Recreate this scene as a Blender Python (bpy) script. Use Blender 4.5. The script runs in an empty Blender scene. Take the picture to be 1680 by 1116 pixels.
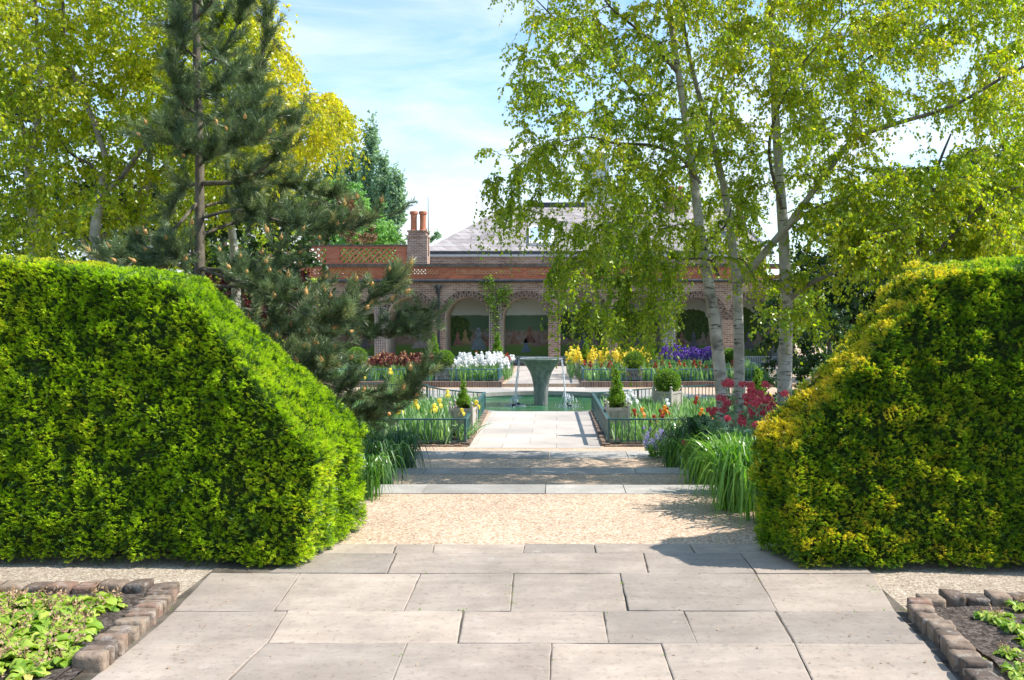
import bpy, bmesh, math, random
import numpy as np
from mathutils import Vector, noise as mnoise

rng = np.random.default_rng(7)
random.seed(7)
R = math.radians
scene = bpy.context.scene
COL = scene.collection
F, VX, VY, EYE = 1400.0, 913.0, 514.0, 1.6     # focal length and vanishing point measured on the photograph, eye height


def P(px, py, Y):
    return np.array([(px - VX) * Y / F, Y, EYE - (py - VY) * Y / F])


def G(px, py, z=0.0):
    Y = (EYE - z) * F / (py - VY)
    return np.array([(px - VX) * Y / F, Y, z])


# ------------------------------------------------------------------ objects
def tag(o, label=None, cat=None, group=None, kind=None):
    for k, v in (('label', label), ('category', cat), ('group', group), ('kind', kind)):
        if v:
            o[k] = v
    return o


def empty(name, loc=(0, 0, 0), rz=0.0):
    o = bpy.data.objects.new(name, None)
    o.location = loc
    o.rotation_euler = (0, 0, rz)
    o.empty_display_size = 0.1
    COL.objects.link(o)
    return o


def copy_tree(o, kids, parent=None):
    c = o.copy()
    COL.objects.link(c)
    if parent is not None:
        c.parent = parent
    for ch in kids.get(o.name, []):
        copy_tree(ch, kids, c)
    return c


def kid_map():
    m = {}
    for o in scene.objects:
        if o.parent is not None:
            m.setdefault(o.parent.name, []).append(o)
    return m


def unit(v):
    v = np.asarray(v, float)
    n = np.linalg.norm(v, axis=-1, keepdims=True)
    return v / np.maximum(n, 1e-9)


class Geo:
    """Collects faces; build() links them as ONE mesh object."""

    def __init__(self):
        self.v, self.loops, self.cnt, self.tint, self.n = [], [], [], [], 0

    def add(self, v, f, tint=0.5):
        v = np.asarray(v, float).reshape(-1, 3)
        f = np.asarray(f, int)
        self.v.append(v)
        self.loops.append((f + self.n).ravel())
        self.cnt.append(np.full(len(f), f.shape[1], int))
        self.tint.append(np.broadcast_to(np.asarray(tint, float), (len(f),)).copy())
        self.n += len(v)

    def poly(self, v, tint=0.5):
        v = np.asarray(v, float)
        self.add(v, [list(range(len(v)))], tint)

    def hexa(self, c, tint=0.5):
        self.add(c, [[0, 3, 2, 1], [4, 5, 6, 7], [0, 1, 5, 4], [1, 2, 6, 5], [2, 3, 7, 6], [3, 0, 4, 7]], tint)

    def box(self, x0, x1, y0, y1, z0, z1, tint=0.5):
        self.hexa([[x0, y0, z0], [x1, y0, z0], [x1, y1, z0], [x0, y1, z0],
                   [x0, y0, z1], [x1, y0, z1], [x1, y1, z1], [x0, y1, z1]], tint)

    def bar(self, a, b, w, h, tint=0.5, up=(0, 0, 1)):
        a, b = np.asarray(a, float), np.asarray(b, float)
        d = unit(b - a)
        s = np.cross(d, up)
        if np.linalg.norm(s) < 1e-4:
            s = np.array([1.0, 0, 0])
        s = unit(s)
        u = np.cross(s, d)
        q = [(-w / 2, -h / 2), (w / 2, -h / 2), (w / 2, h / 2), (-w / 2, h / 2)]
        self.hexa([a + s * x + u * y for x, y in q] + [b + s * x + u * y for x, y in q], tint)

    def tube(self, pts, rad, n=6, tint=0.5, cap=True):
        pts = np.asarray(pts, float)
        rad = np.broadcast_to(np.asarray(rad, float), (len(pts),))
        t = unit(np.gradient(pts, axis=0))
        ref = np.array([0.0, 0, 1.0])
        if abs(t[0] @ ref) > 0.9:
            ref = np.array([1.0, 0.2, 0])
        s = np.zeros_like(pts)
        s[0] = unit(np.cross(t[0], ref))
        for i in range(1, len(pts)):
            q = s[i - 1] - t[i] * (s[i - 1] @ t[i])
            s[i] = unit(q)
        u = np.cross(t, s)
        a = np.linspace(0, 2 * np.pi, n, endpoint=False)
        v = pts[:, None] + rad[:, None, None] * (s[:, None] * np.cos(a)[None, :, None] + u[:, None] * np.sin(a)[None, :, None])
        m = len(pts)
        i, j = np.meshgrid(np.arange(m - 1), np.arange(n), indexing='ij')
        k = (j + 1) % n
        f = np.stack([i * n + j, i * n + k, (i + 1) * n + k, (i + 1) * n + j], -1).reshape(-1, 4)
        tt = np.asarray(tint, float)
        if tt.ndim and len(tt) == m:
            tt = np.repeat(tt[:-1], n)
        self.add(v.reshape(-1, 3), f, tt)
        if cap:
            self.add(v[-1], [list(range(n))], 0.5 if np.ndim(tint) else tint)
            self.add(v[0], [list(range(n))[::-1]], 0.5 if np.ndim(tint) else tint)

    def lathe(self, prof, n=24, c=(0, 0, 0), tint=0.5, power=2.0, sx=1.0, sy=1.0):
        a = np.linspace(0, 2 * np.pi, n, endpoint=False)
        ca, sa = np.cos(a), np.sin(a)
        k = (np.abs(ca) ** power + np.abs(sa) ** power) ** (-1 / power)
        pr = np.asarray(prof, float)
        v = np.stack([pr[:, 0:1] * ca * k * sx + c[0], pr[:, 0:1] * sa * k * sy + c[1], np.repeat(pr[:, 1:2], n, 1) + c[2]], -1)
        m = len(pr)
        i, j = np.meshgrid(np.arange(m - 1), np.arange(n), indexing='ij')
        kk = (j + 1) % n
        f = np.stack([i * n + j, i * n + kk, (i + 1) * n + kk, (i + 1) * n + j], -1).reshape(-1, 4)
        self.add(v.reshape(-1, 3), f, tint)

    def leaves(self, c, a, s, L, W, tint, fold=0.12, mid=0.45):
        """Diamond leaves: base points c, unit axes a, unit sides s."""
        N = len(c)
        if N == 0:
            return
        L = np.broadcast_to(L, (N,))[:, None]
        W = np.broadcast_to(W, (N,))[:, None]
        nrm = np.cross(a, s)
        v = np.stack([c, c + a * L * mid + s * W / 2 + nrm * L * fold, c + a * L, c + a * L * mid - s * W / 2 + nrm * L * fold], 1)
        self.add(v.reshape(-1, 3), np.arange(4 * N).reshape(N, 4), tint)

    def build(self, name, mat, parent=None, smooth=False, loc=None):
        me = bpy.data.meshes.new(name)
        v = np.concatenate(self.v) if self.v else np.zeros((0, 3))
        lo = np.concatenate(self.loops).astype(np.int32)
        cnt = np.concatenate(self.cnt).astype(np.int32)
        me.vertices.add(len(v))
        me.vertices.foreach_set('co', v.astype(np.float32).ravel())
        me.loops.add(len(lo))
        me.loops.foreach_set('vertex_index', lo)
        me.polygons.add(len(cnt))
        st = np.concatenate([[0], np.cumsum(cnt)[:-1]]).astype(np.int32)
        me.polygons.foreach_set('loop_start', st)
        me.polygons.foreach_set('loop_total', cnt)
        me.polygons.foreach_set('use_smooth', np.full(len(cnt), bool(smooth)))
        me.update(calc_edges=True)
        at = me.attributes.new('tint', 'FLOAT', 'FACE')
        at.data.foreach_set('value', np.clip(np.concatenate(self.tint), 0, 1).astype(np.float32))
        for m in (mat if isinstance(mat, (list, tuple)) else [mat]):
            me.materials.append(m)
        o = bpy.data.objects.new(name, me)
        COL.objects.link(o)
        if parent is not None:
            o.parent = parent
        if loc is not None:
            o.location = loc
        return o


def rand_unit(n):
    return unit(rng.normal(size=(n, 3)))


def perp(a):
    r = rand_unit(len(a))
    return unit(np.cross(a, r))


def smooth_path(pts, n):
    """Catmull-Rom through control points."""
    p = np.asarray(pts, float)
    p = np.vstack([2 * p[0] - p[1], p, 2 * p[-1] - p[-2]])
    out = []
    seg = len(p) - 3
    for t in np.linspace(0, seg - 1e-6, n):
        i = int(t)
        u = t - i
        a, b, c, d = p[i], p[i + 1], p[i + 2], p[i + 3]
        out.append(0.5 * (2 * b + (c - a) * u + (2 * a - 5 * b + 4 * c - d) * u * u + (3 * b - a - 3 * c + d) * u ** 3))
    return np.array(out)


# ------------------------------------------------------------------ materials
def nt(name):
    m = bpy.data.materials.new(name)
    m.use_nodes = True
    t = m.node_tree
    b = t.nodes['Principled BSDF']
    return m, t, b


def N(t, typ, **kw):
    n = t.nodes.new(typ)
    for k, v in kw.items():
        if k in ('operation', 'blend_type', 'data_type', 'feature', 'distance', 'attribute_name', 'noise_dimensions', 'sky_type', 'wave_type', 'bands_direction', 'voronoi_dimensions', 'offset', 'squash'):
            setattr(n, k, v)
        else:
            n.inputs[k].default_value = v
    return n


def rgb(c):
    return (c[0], c[1], c[2], 1.0)


def mixc(t, fac, a, b, blend='MIX'):
    n = t.nodes.new('ShaderNodeMix')
    n.data_type = 'RGBA'
    n.blend_type = blend
    for sock, val in ((n.inputs[0], fac), (n.inputs[6], a), (n.inputs[7], b)):
        if hasattr(val, 'is_linked') or hasattr(val, 'links'):
            t.links.new(val, sock)
        elif isinstance(val, (int, float)):
            sock.default_value = val
        else:
            sock.default_value = rgb(val)
    return n.outputs[2]


def ramp(t, fac, stops):
    n = t.nodes.new('ShaderNodeValToRGB')
    e = n.color_ramp.elements
    while len(e) < len(stops):
        e.new(0.5)
    for el, (p, c) in zip(e, stops):
        el.position = p
        el.color = rgb(c) if not isinstance(c, (int, float)) else (c, c, c, 1)
    t.links.new(fac, n.inputs[0])
    return n.outputs[0]


def objco(t, scale=(1, 1, 1)):
    c = t.nodes.new('ShaderNodeTexCoord')
    mp = t.nodes.new('ShaderNodeMapping')
    mp.inputs['Scale'].default_value = scale
    t.links.new(c.outputs['Object'], mp.inputs[0])
    return mp.outputs[0]


def noise(t, vec, scale, detail=4, rough=0.55):
    n = N(t, 'ShaderNodeTexNoise', Scale=scale, Detail=detail, Roughness=rough)
    t.links.new(vec, n.inputs['Vector'])
    return n.outputs['Fac']


def bump(t, b, h, strength, dist):
    n = t.nodes.new('ShaderNodeBump')
    n.inputs['Strength'].default_value = strength
    n.inputs['Distance'].default_value = dist
    t.links.new(h, n.inputs['Height'])
    t.links.new(n.outputs[0], b.inputs['Normal'])


def attr(t, name='tint'):
    n = t.nodes.new('ShaderNodeAttribute')
    n.attribute_name = name
    return n.outputs['Fac']


def leaf_mat(name, stops, trans=0.45, tcol=(1.35, 1.5, 0.6), rough=0.45, spec=0.35, var=0.35, vs=1.5):
    """Foliage: colour by per-leaf tint and a slow noise, with light shining through."""
    m, t, b = nt(name)
    co = objco(t)
    nz = noise(t, co, vs, 2)
    tv = N(t, 'ShaderNodeMath', operation='MULTIPLY_ADD')
    t.links.new(nz, tv.inputs[0])
    tv.inputs[1].default_value = var
    tv.inputs[2].default_value = -var / 2
    ad = N(t, 'ShaderNodeMath', operation='ADD')
    t.links.new(tv.outputs[0], ad.inputs[0])
    t.links.new(attr(t), ad.inputs[1])
    c = ramp(t, ad.outputs[0], stops)
    t.links.new(c, b.inputs['Base Color'])
    b.inputs['Roughness'].default_value = rough
    b.inputs['Specular IOR Level'].default_value = spec
    tr = t.nodes.new('ShaderNodeBsdfTranslucent')
    tc = mixc(t, 1.0, c, tcol, 'MULTIPLY')
    t.links.new(tc, tr.inputs['Color'])
    mx = t.nodes.new('ShaderNodeMixShader')
    mx.inputs[0].default_value = trans
    t.links.new(b.outputs[0], mx.inputs[1])
    t.links.new(tr.outputs[0], mx.inputs[2])
    t.links.new(mx.outputs[0], t.nodes['Material Output'].inputs['Surface'])
    return m


def plain_mat(name, c0, c1, scale=8, rough=0.7, spec=0.3, bmp=0.0, bs=40, tintmix=None, metal=0.0, stretch=(1, 1, 1)):
    m, t, b = nt(name)
    co = objco(t, stretch)
    c = ramp(t, noise(t, co, scale, 6), [(0.3, c0), (0.7, c1)])
    if tintmix:
        c = mixc(t, attr(t), c, mixc(t, 1.0, c, tintmix, 'MULTIPLY'))
    t.links.new(c, b.inputs['Base Color'])
    b.inputs['Roughness'].default_value = rough
    b.inputs['Specular IOR Level'].default_value = spec
    b.inputs['Metallic'].default_value = metal
    if bmp:
        bump(t, b, noise(t, co, bs, 5), bmp, 0.01)
    return m


def brick_mat(name, c0, c1, mortar, bw=0.225, rh=0.075, ms=0.009, axis='XZ', bias=0.0, patch=None, rough=0.85):
    m, t, b = nt(name)
    c = t.nodes.new('ShaderNodeTexCoord')
    s = t.nodes.new('ShaderNodeSeparateXYZ')
    t.links.new(c.outputs['Object'], s.inputs[0])
    cb = t.nodes.new('ShaderNodeCombineXYZ')
    ad = N(t, 'ShaderNodeMath', operation='ADD')
    t.links.new(s.outputs['X'], ad.inputs[0])
    if axis == 'XZ':
        t.links.new(s.outputs['Y'], ad.inputs[1])
        t.links.new(s.outputs['Z'], cb.inputs['Y'])
    else:
        ad.inputs[1].default_value = 0
        t.links.new(s.outputs['Y'], cb.inputs['Y'])
    t.links.new(ad.outputs[0], cb.inputs['X'])
    k = N(t, 'ShaderNodeTexBrick', Scale=1.0)
    k.inputs['Brick Width'].default_value = bw
    k.inputs['Row Height'].default_value = rh
    k.inputs['Mortar Size'].default_value = ms
    k.inputs['Mortar Smooth'].default_value = 0.2
    k.inputs['Bias'].default_value = bias
    k.inputs['Color1'].default_value = rgb(c0)
    k.inputs['Color2'].default_value = rgb(c1)
    k.inputs['Mortar'].default_value = rgb(mortar)
    t.links.new(cb.outputs[0], k.inputs['Vector'])
    big = noise(t, c.outputs['Object'], 0.9, 5)
    col = mixc(t, 1.0, k.outputs['Color'], ramp(t, big, [(0.3, (0.72, 0.7, 0.7)), (0.7, (1.15, 1.1, 1.06))]), 'MULTIPLY')
    if patch:
        fine = noise(t, c.outputs['Object'], 2.2, 5, 0.7)
        col = mixc(t, ramp(t, fine, [(0.52, 0.0), (0.68, 0.75)]), col, patch)
    t.links.new(col, b.inputs['Base Color'])
    b.inputs['Roughness'].default_value = rough
    b.inputs['Specular IOR Level'].default_value = 0.2
    inv = N(t, 'ShaderNodeMath', operation='SUBTRACT')
    inv.inputs[0].default_value = 1
    t.links.new(k.outputs['Fac'], inv.inputs[1])
    bump(t, b, inv.outputs[0], 0.6, 0.008)
    return m


M = {}
M['birch_leaf'] = leaf_mat('birch_leaf', [(0.05, (0.09, 0.18, 0.012)), (0.36, (0.24, 0.36, 0.016)), (0.68, (0.42, 0.48, 0.018)), (1.0, (0.68, 0.55, 0.035))], 0.52, (1.4, 1.45, 0.55), 0.32, 0.55)
M['gold_leaf'] = leaf_mat('gold_leaf', [(0.03, (0.10, 0.19, 0.012)), (0.32, (0.27, 0.38, 0.016)), (0.62, (0.47, 0.51, 0.018)), (1.0, (0.72, 0.61, 0.035))], 0.52, (1.4, 1.45, 0.55), 0.32, 0.55)
M['dark_leaf'] = leaf_mat('dark_leaf', [(0.1, (0.01, 0.03, 0.01)), (0.6, (0.03, 0.07, 0.015)), (1.0, (0.07, 0.13, 0.03))], 0.3)
M['pale_leaf'] = leaf_mat('pale_leaf', [(0.1, (0.12, 0.26, 0.07)), (0.6, (0.26, 0.46, 0.14)), (1.0, (0.45, 0.62, 0.26))], 0.4)
M['poplar_leaf'] = leaf_mat('poplar_leaf', [(0.1, (0.15, 0.23, 0.17)), (0.6, (0.30, 0.41, 0.31)), (1.0, (0.46, 0.56, 0.45))], 0.4)
M['copper_leaf'] = leaf_mat('copper_leaf', [(0.1, (0.12, 0.06, 0.03)), (0.6, (0.26, 0.16, 0.08)), (1.0, (0.4, 0.28, 0.14))], 0.3, (1.3, 1.1, 0.7))
M['purple_leaf'] = leaf_mat('purple_leaf', [(0.1, (0.03, 0.01, 0.012)), (0.6, (0.08, 0.02, 0.025)), (1.0, (0.15, 0.04, 0.04))], 0.35, (1.4, 0.9, 0.8))
M['pine_needle'] = leaf_mat('pine_needle', [(0.05, (0.04, 0.07, 0.03)), (0.5, (0.125, 0.19, 0.078)), (0.85, (0.28, 0.34, 0.15)), (1.0, (0.38, 0.34, 0.14))], 0.22, (1.1, 1.25, 0.7), 0.36, 0.55)
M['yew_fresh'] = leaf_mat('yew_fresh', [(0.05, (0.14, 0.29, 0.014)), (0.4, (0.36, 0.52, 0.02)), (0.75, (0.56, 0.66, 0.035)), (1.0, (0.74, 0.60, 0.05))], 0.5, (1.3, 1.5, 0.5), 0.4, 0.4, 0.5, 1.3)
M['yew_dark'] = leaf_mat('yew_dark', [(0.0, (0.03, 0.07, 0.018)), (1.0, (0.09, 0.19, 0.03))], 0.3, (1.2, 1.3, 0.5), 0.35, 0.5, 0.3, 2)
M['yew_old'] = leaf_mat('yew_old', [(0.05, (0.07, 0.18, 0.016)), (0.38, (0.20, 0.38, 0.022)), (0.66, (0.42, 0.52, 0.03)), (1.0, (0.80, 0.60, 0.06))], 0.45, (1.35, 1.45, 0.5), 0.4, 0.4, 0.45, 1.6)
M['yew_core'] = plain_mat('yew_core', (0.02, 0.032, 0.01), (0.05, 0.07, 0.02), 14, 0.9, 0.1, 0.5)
M['box_leaf'] = leaf_mat('box_leaf', [(0.05, (0.06, 0.16, 0.014)), (0.5, (0.17, 0.33, 0.02)), (1.0, (0.36, 0.5, 0.04))], 0.38, (1.3, 1.4, 0.5), 0.35, 0.5, 0.2)
M['strap_leaf'] = leaf_mat('strap_leaf', [(0.05, (0.04, 0.12, 0.018)), (0.5, (0.12, 0.26, 0.035)), (1.0, (0.28, 0.44, 0.07))], 0.42, (1.2, 1.5, 0.5), 0.3, 0.6, 0.2)
M['strap_dark'] = leaf_mat('strap_dark', [(0.05, (0.02, 0.065, 0.024)), (0.5, (0.05, 0.14, 0.04)), (1.0, (0.14, 0.26, 0.07))], 0.35, (1.1, 1.4, 0.6), 0.3, 0.6, 0.2)
M['iris_leaf'] = leaf_mat('iris_leaf', [(0.05, (0.085, 0.19, 0.07)), (0.5, (0.22, 0.37, 0.16)), (1.0, (0.46, 0.57, 0.32))], 0.40, (1.1, 1.35, 0.5), 0.4, 0.5, 0.25)
M['glaucous_leaf'] = leaf_mat('glaucous_leaf', [(0.05, (0.09, 0.18, 0.09)), (0.5, (0.22, 0.36, 0.21)), (1.0, (0.42, 0.54, 0.36))], 0.3, (1.1, 1.3, 0.6), 0.35, 0.5, 0.25)
M['soft_leaf'] = leaf_mat('soft_leaf', [(0.05, (0.10, 0.18, 0.05)), (0.5, (0.24, 0.34, 0.12)), (1.0, (0.42, 0.5, 0.22))], 0.4, (1.1, 1.25, 0.6))
M['primula_leaf'] = leaf_mat('primula_leaf', [(0.05, (0.10, 0.23, 0.018)), (0.5, (0.28, 0.43, 0.05)), (0.85, (0.50, 0.56, 0.10)), (1.0, (0.62, 0.52, 0.14))], 0.35, (1.2, 1.35, 0.5), 0.4, 0.45, 0.3, 4)
M['rose_leaf'] = leaf_mat('rose_leaf', [(0.05, (0.09, 0.2, 0.02)), (0.5, (0.22, 0.36, 0.04)), (1.0, (0.38, 0.5, 0.09))], 0.4)


def petal_mat(name, c0, c1, trans=0.35):
    m = leaf_mat(name, [(0.0, c0), (1.0, c1)], trans, (1.1, 1.1, 1.1), 0.5, 0.2, 0.1)
    return m


M['petal_yellow'] = petal_mat('petal_yellow', (0.90, 0.64, 0.015), (0.95, 0.84, 0.16))
M['petal_white'] = petal_mat('petal_white', (0.80, 0.79, 0.78), (0.92, 0.91, 0.89))
M['petal_purple'] = petal_mat('petal_purple', (0.05, 0.018, 0.16), (0.20, 0.10, 0.46))
M['petal_maroon'] = petal_mat('petal_maroon', (0.10, 0.008, 0.02), (0.75, 0.45, 0.22))
M['petal_red'] = petal_mat('petal_red', (0.22, 0.02, 0.015), (0.5, 0.10, 0.05))
M['petal_orange'] = petal_mat('petal_orange', (0.8, 0.18, 0.02), (0.9, 0.5, 0.08))
M['petal_pink'] = petal_mat('petal_pink', (0.60, 0.045, 0.09), (0.86, 0.20, 0.26))
M['petal_mauve'] = petal_mat('petal_mauve', (0.30, 0.28, 0.52), (0.5, 0.46, 0.72))
M['dry_bloom'] = petal_mat('dry_bloom', (0.30, 0.17, 0.09), (0.56, 0.38, 0.24), 0.2)
M['candle'] = petal_mat('candle', (0.46, 0.21, 0.06), (0.74, 0.45, 0.18), 0.1)

# ---- hard materials
def birch_bark():
    m, t, b = nt('birch_bark')
    co = objco(t, (1, 1, 1))
    st = objco(t, (3.5, 3.5, 22))
    base = ramp(t, noise(t, co, 7, 5), [(0.3, (0.34, 0.30, 0.25)), (0.7, (0.62, 0.59, 0.53))])
    len_ = ramp(t, noise(t, st, 1.5, 4, 0.65), [(0.58, 0.0), (0.66, 1.0)])
    c = mixc(t, len_, base, (0.06, 0.05, 0.04))
    c = mixc(t, ramp(t, noise(t, co, 3.0, 4), [(0.56, 0.0), (0.68, 0.85)]), c, (0.09, 0.075, 0.06))
    br = ramp(t, noise(t, co, 20, 5), [(0.3, (0.045, 0.035, 0.028)), (0.7, (0.15, 0.12, 0.095))])
    c2 = mixc(t, attr(t), br, c)
    t.links.new(c2, b.inputs['Base Color'])
    b.inputs['Roughness'].default_value = 0.75
    bump(t, b, noise(t, st, 3, 4), 0.5, 0.01)
    return m


M['birch_bark'] = birch_bark()
M['brown_bark'] = plain_mat('brown_bark', (0.04, 0.032, 0.025), (0.14, 0.11, 0.085), 14, 0.85, 0.2, 0.8, 30, stretch=(1, 1, 0.3))
M['pine_bark'] = plain_mat('pine_bark', (0.07, 0.06, 0.045), (0.2, 0.17, 0.125), 16, 0.85, 0.2, 0.8, 30, stretch=(1, 1, 0.4))


def gravel_mat(name, cols, scale=120, big=(0.9, 1.08), bs=0.6):
    m, t, b = nt(name)
    co = objco(t)
    v = N(t, 'ShaderNodeTexVoronoi', Scale=scale)
    t.links.new(co, v.inputs['Vector'])
    sp = t.nodes.new('ShaderNodeSeparateColor')
    t.links.new(v.outputs['Color'], sp.inputs[0])
    c = ramp(t, sp.outputs[0], cols)
    lg = ramp(t, noise(t, co, 1.1, 6, 0.6), [(0.3, big[0]), (0.7, big[1])])
    c = mixc(t, 1.0, c, lg, 'MULTIPLY')
    sc = ramp(t, noise(t, co, 9.0, 6, 0.7), [(0.32, 0.82), (0.6, 1.0)])
    c = mixc(t, 1.0, c, sc, 'MULTIPLY')
    t.links.new(c, b.inputs['Base Color'])
    b.inputs['Roughness'].default_value = 0.85
    b.inputs['Specular IOR Level'].default_value = 0.25
    inv = N(t, 'ShaderNodeMath', operation='SUBTRACT')
    inv.inputs[0].default_value = 1.0
    t.links.new(v.outputs['Distance'], inv.inputs[1])
    bump(t, b, inv.outputs[0], bs, 0.006)
    return m


M['gravel'] = gravel_mat('gravel', [(0.0, (0.28, 0.17, 0.10)), (0.35, (0.50, 0.35, 0.235)), (0.7, (0.62, 0.46, 0.33)), (1.0, (0.74, 0.62, 0.49))], 95)
M['gravel_grey'] = gravel_mat('gravel_grey', [(0.0, (0.2, 0.145, 0.10)), (0.4, (0.38, 0.30, 0.225)), (0.75, (0.47, 0.385, 0.295)), (1.0, (0.62, 0.53, 0.43))], 110)
M['soil'] = gravel_mat('soil', [(0.0, (0.03, 0.022, 0.018)), (0.5, (0.075, 0.056, 0.045)), (1.0, (0.15, 0.12, 0.1))], 60, (0.7, 1.2), 1.0)


def stone_mat(name, c0, c1, warm, tint0=0.7):
    m, t, b = nt(name)
    co = objco(t)
    a = ramp(t, noise(t, co, 2.2, 8, 0.6), [(0.3, c0), (0.7, c1)])
    wv = objco(t, (1.0, 5.0, 1.0))
    lam = ramp(t, noise(t, wv, 2.4, 5, 0.6), [(0.35, 0.9), (0.65, 1.06)])
    a = mixc(t, 1.0, a, lam, 'MULTIPLY')
    a = mixc(t, attr(t), mixc(t, 1.0, a, (tint0, tint0 * 0.985, tint0 * 0.965), 'MULTIPLY'), mixc(t, 1.0, a, warm, 'MULTIPLY'))
    sp = ramp(t, noise(t, co, 26, 6, 0.7), [(0.34, 0.72), (0.46, 1.0)])
    a = mixc(t, 1.0, a, sp, 'MULTIPLY')
    st = ramp(t, noise(t, co, 1.3, 9, 0.72), [(0.42, 0.0), (0.62, 0.38)])
    a = mixc(t, st, a, (0.2, 0.175, 0.15))
    li = ramp(t, noise(t, co, 5.5, 9, 0.75), [(0.60, 0.0), (0.68, 0.30)])
    a = mixc(t, li, a, (0.60, 0.56, 0.49))
    dk = ramp(t, noise(t, co, 13, 8, 0.7), [(0.62, 0.0), (0.70, 0.5)])
    a = mixc(t, dk, a, (0.13, 0.115, 0.10))
    t.links.new(a, b.inputs['Base Color'])
    b.inputs['Roughness'].default_value = 0.8
    b.inputs['Specular IOR Level'].default_value = 0.25
    bump(t, b, noise(t, wv, 9, 8, 0.65), 0.35, 0.012)
    return m


M['flagstone'] = stone_mat('flagstone', (0.345, 0.288, 0.243), (0.505, 0.432, 0.37), (1.08, 1.02, 0.95))
M['step_stone'] = stone_mat('step_stone', (0.38, 0.355, 0.325), (0.50, 0.475, 0.44), (1.05, 1.03, 1.0))
M['joint'] = plain_mat('joint', (0.05, 0.04, 0.03), (0.20, 0.17, 0.135), 5, 0.95, 0.1, 0.6, 60)
M['pave'] = brick_mat('pave', (0.50, 0.455, 0.405), (0.455, 0.415, 0.37), (0.35, 0.31, 0.27), 0.9, 0.6, 0.008, 'XY', rough=0.8)
M['london_brick'] = brick_mat('london_brick', (0.25, 0.135, 0.092), (0.46, 0.295, 0.212), (0.56, 0.49, 0.42), patch=(0.46, 0.35, 0.275))
M['red_brick'] = brick_mat('red_brick', (0.46, 0.13, 0.065), (0.58, 0.20, 0.10), (0.40, 0.24, 0.17), 0.22, 0.075, 0.007)
M['pier_brick'] = brick_mat('pier_brick', (0.20, 0.09, 0.065), (0.33, 0.17, 0.125), (0.36, 0.30, 0.26))
M['voussoir'] = plain_mat('voussoir', (0.17, 0.11, 0.085), (0.32, 0.24, 0.19), 4, 0.85, 0.2, 0.3, 40, tintmix=(0.35, 0.3, 0.28))
M['terracotta_bar'] = plain_mat('terracotta_bar', (0.48, 0.16, 0.07), (0.64, 0.28, 0.14), 5, 0.8, 0.2, 0.2, 40)
M['terracotta'] = plain_mat('terracotta', (0.36, 0.11, 0.055), (0.52, 0.2, 0.11), 8, 0.7, 0.3)
M['coping'] = plain_mat('coping', (0.10, 0.075, 0.06), (0.20, 0.155, 0.125), 6, 0.85, 0.2)
M['slate'] = brick_mat('slate', (0.30, 0.27, 0.265), (0.42, 0.385, 0.375), (0.17, 0.155, 0.155), 0.32, 0.21, 0.01, patch=(0.42, 0.40, 0.38))
M['lead'] = plain_mat('lead', (0.16, 0.17, 0.19), (0.3, 0.31, 0.33), 3, 0.5, 0.4)
M['lead_dark'] = plain_mat('lead_dark', (0.03, 0.032, 0.04), (0.07, 0.075, 0.085), 6, 0.5, 0.4)
M['white_paint'] = plain_mat('white_paint', (0.66, 0.67, 0.68), (0.8, 0.8, 0.8), 6, 0.5, 0.4)
M['pale_render'] = plain_mat('pale_render', (0.52, 0.57, 0.62), (0.72, 0.75, 0.78), 2, 0.7, 0.3)
M['cream'] = plain_mat('cream', (0.52, 0.42, 0.32), (0.64, 0.54, 0.43), 3, 0.8, 0.2)
M['cream_grey'] = plain_mat('cream_grey', (0.36, 0.34, 0.33), (0.5, 0.47, 0.45), 3, 0.8, 0.2)
M['trellis'] = plain_mat('trellis', (0.40, 0.33, 0.31), (0.56, 0.49, 0.46), 7, 0.75, 0.2)
M['trellis_grey'] = plain_mat('trellis_grey', (0.42, 0.42, 0.46), (0.58, 0.58, 0.62), 7, 0.75, 0.2)
M['rail_grey'] = plain_mat('rail_grey', (0.2, 0.23, 0.27), (0.34, 0.37, 0.41), 6, 0.5, 0.4)
M['green_paint'] = plain_mat('green_paint', (0.018, 0.075, 0.075), (0.045, 0.135, 0.135), 9, 0.3, 0.6, 0.1)
M['blue_paint'] = plain_mat('blue_paint', (0.045, 0.14, 0.17), (0.10, 0.23, 0.27), 9, 0.32, 0.6)
M['planter_wood'] = plain_mat('planter_wood', (0.36, 0.32, 0.275), (0.56, 0.51, 0.45), 12, 0.75, 0.25, 0.3, 30, tintmix=(0.75, 0.74, 0.72), stretch=(4, 4, 0.6))
M['iron'] = plain_mat('iron', (0.02, 0.025, 0.03), (0.05, 0.055, 0.06), 6, 0.4, 0.5)
M['pool_tile'] = plain_mat('pool_tile', (0.12, 0.22, 0.16), (0.22, 0.34, 0.25), 3, 0.4, 0.4)
M['dark_brick'] = brick_mat('dark_brick', (0.15, 0.10, 0.08), (0.25, 0.18, 0.145), (0.32, 0.28, 0.24), 0.075, 0.3, 0.01)
M['glass'] = plain_mat('glass', (0.30, 0.42, 0.50), (0.5, 0.6, 0.66), 3, 0.08, 0.6)
M['lawn'] = plain_mat('lawn', (0.06, 0.13, 0.02), (0.14, 0.24, 0.05), 2, 0.9, 0.15, 0.6, 90)


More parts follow.
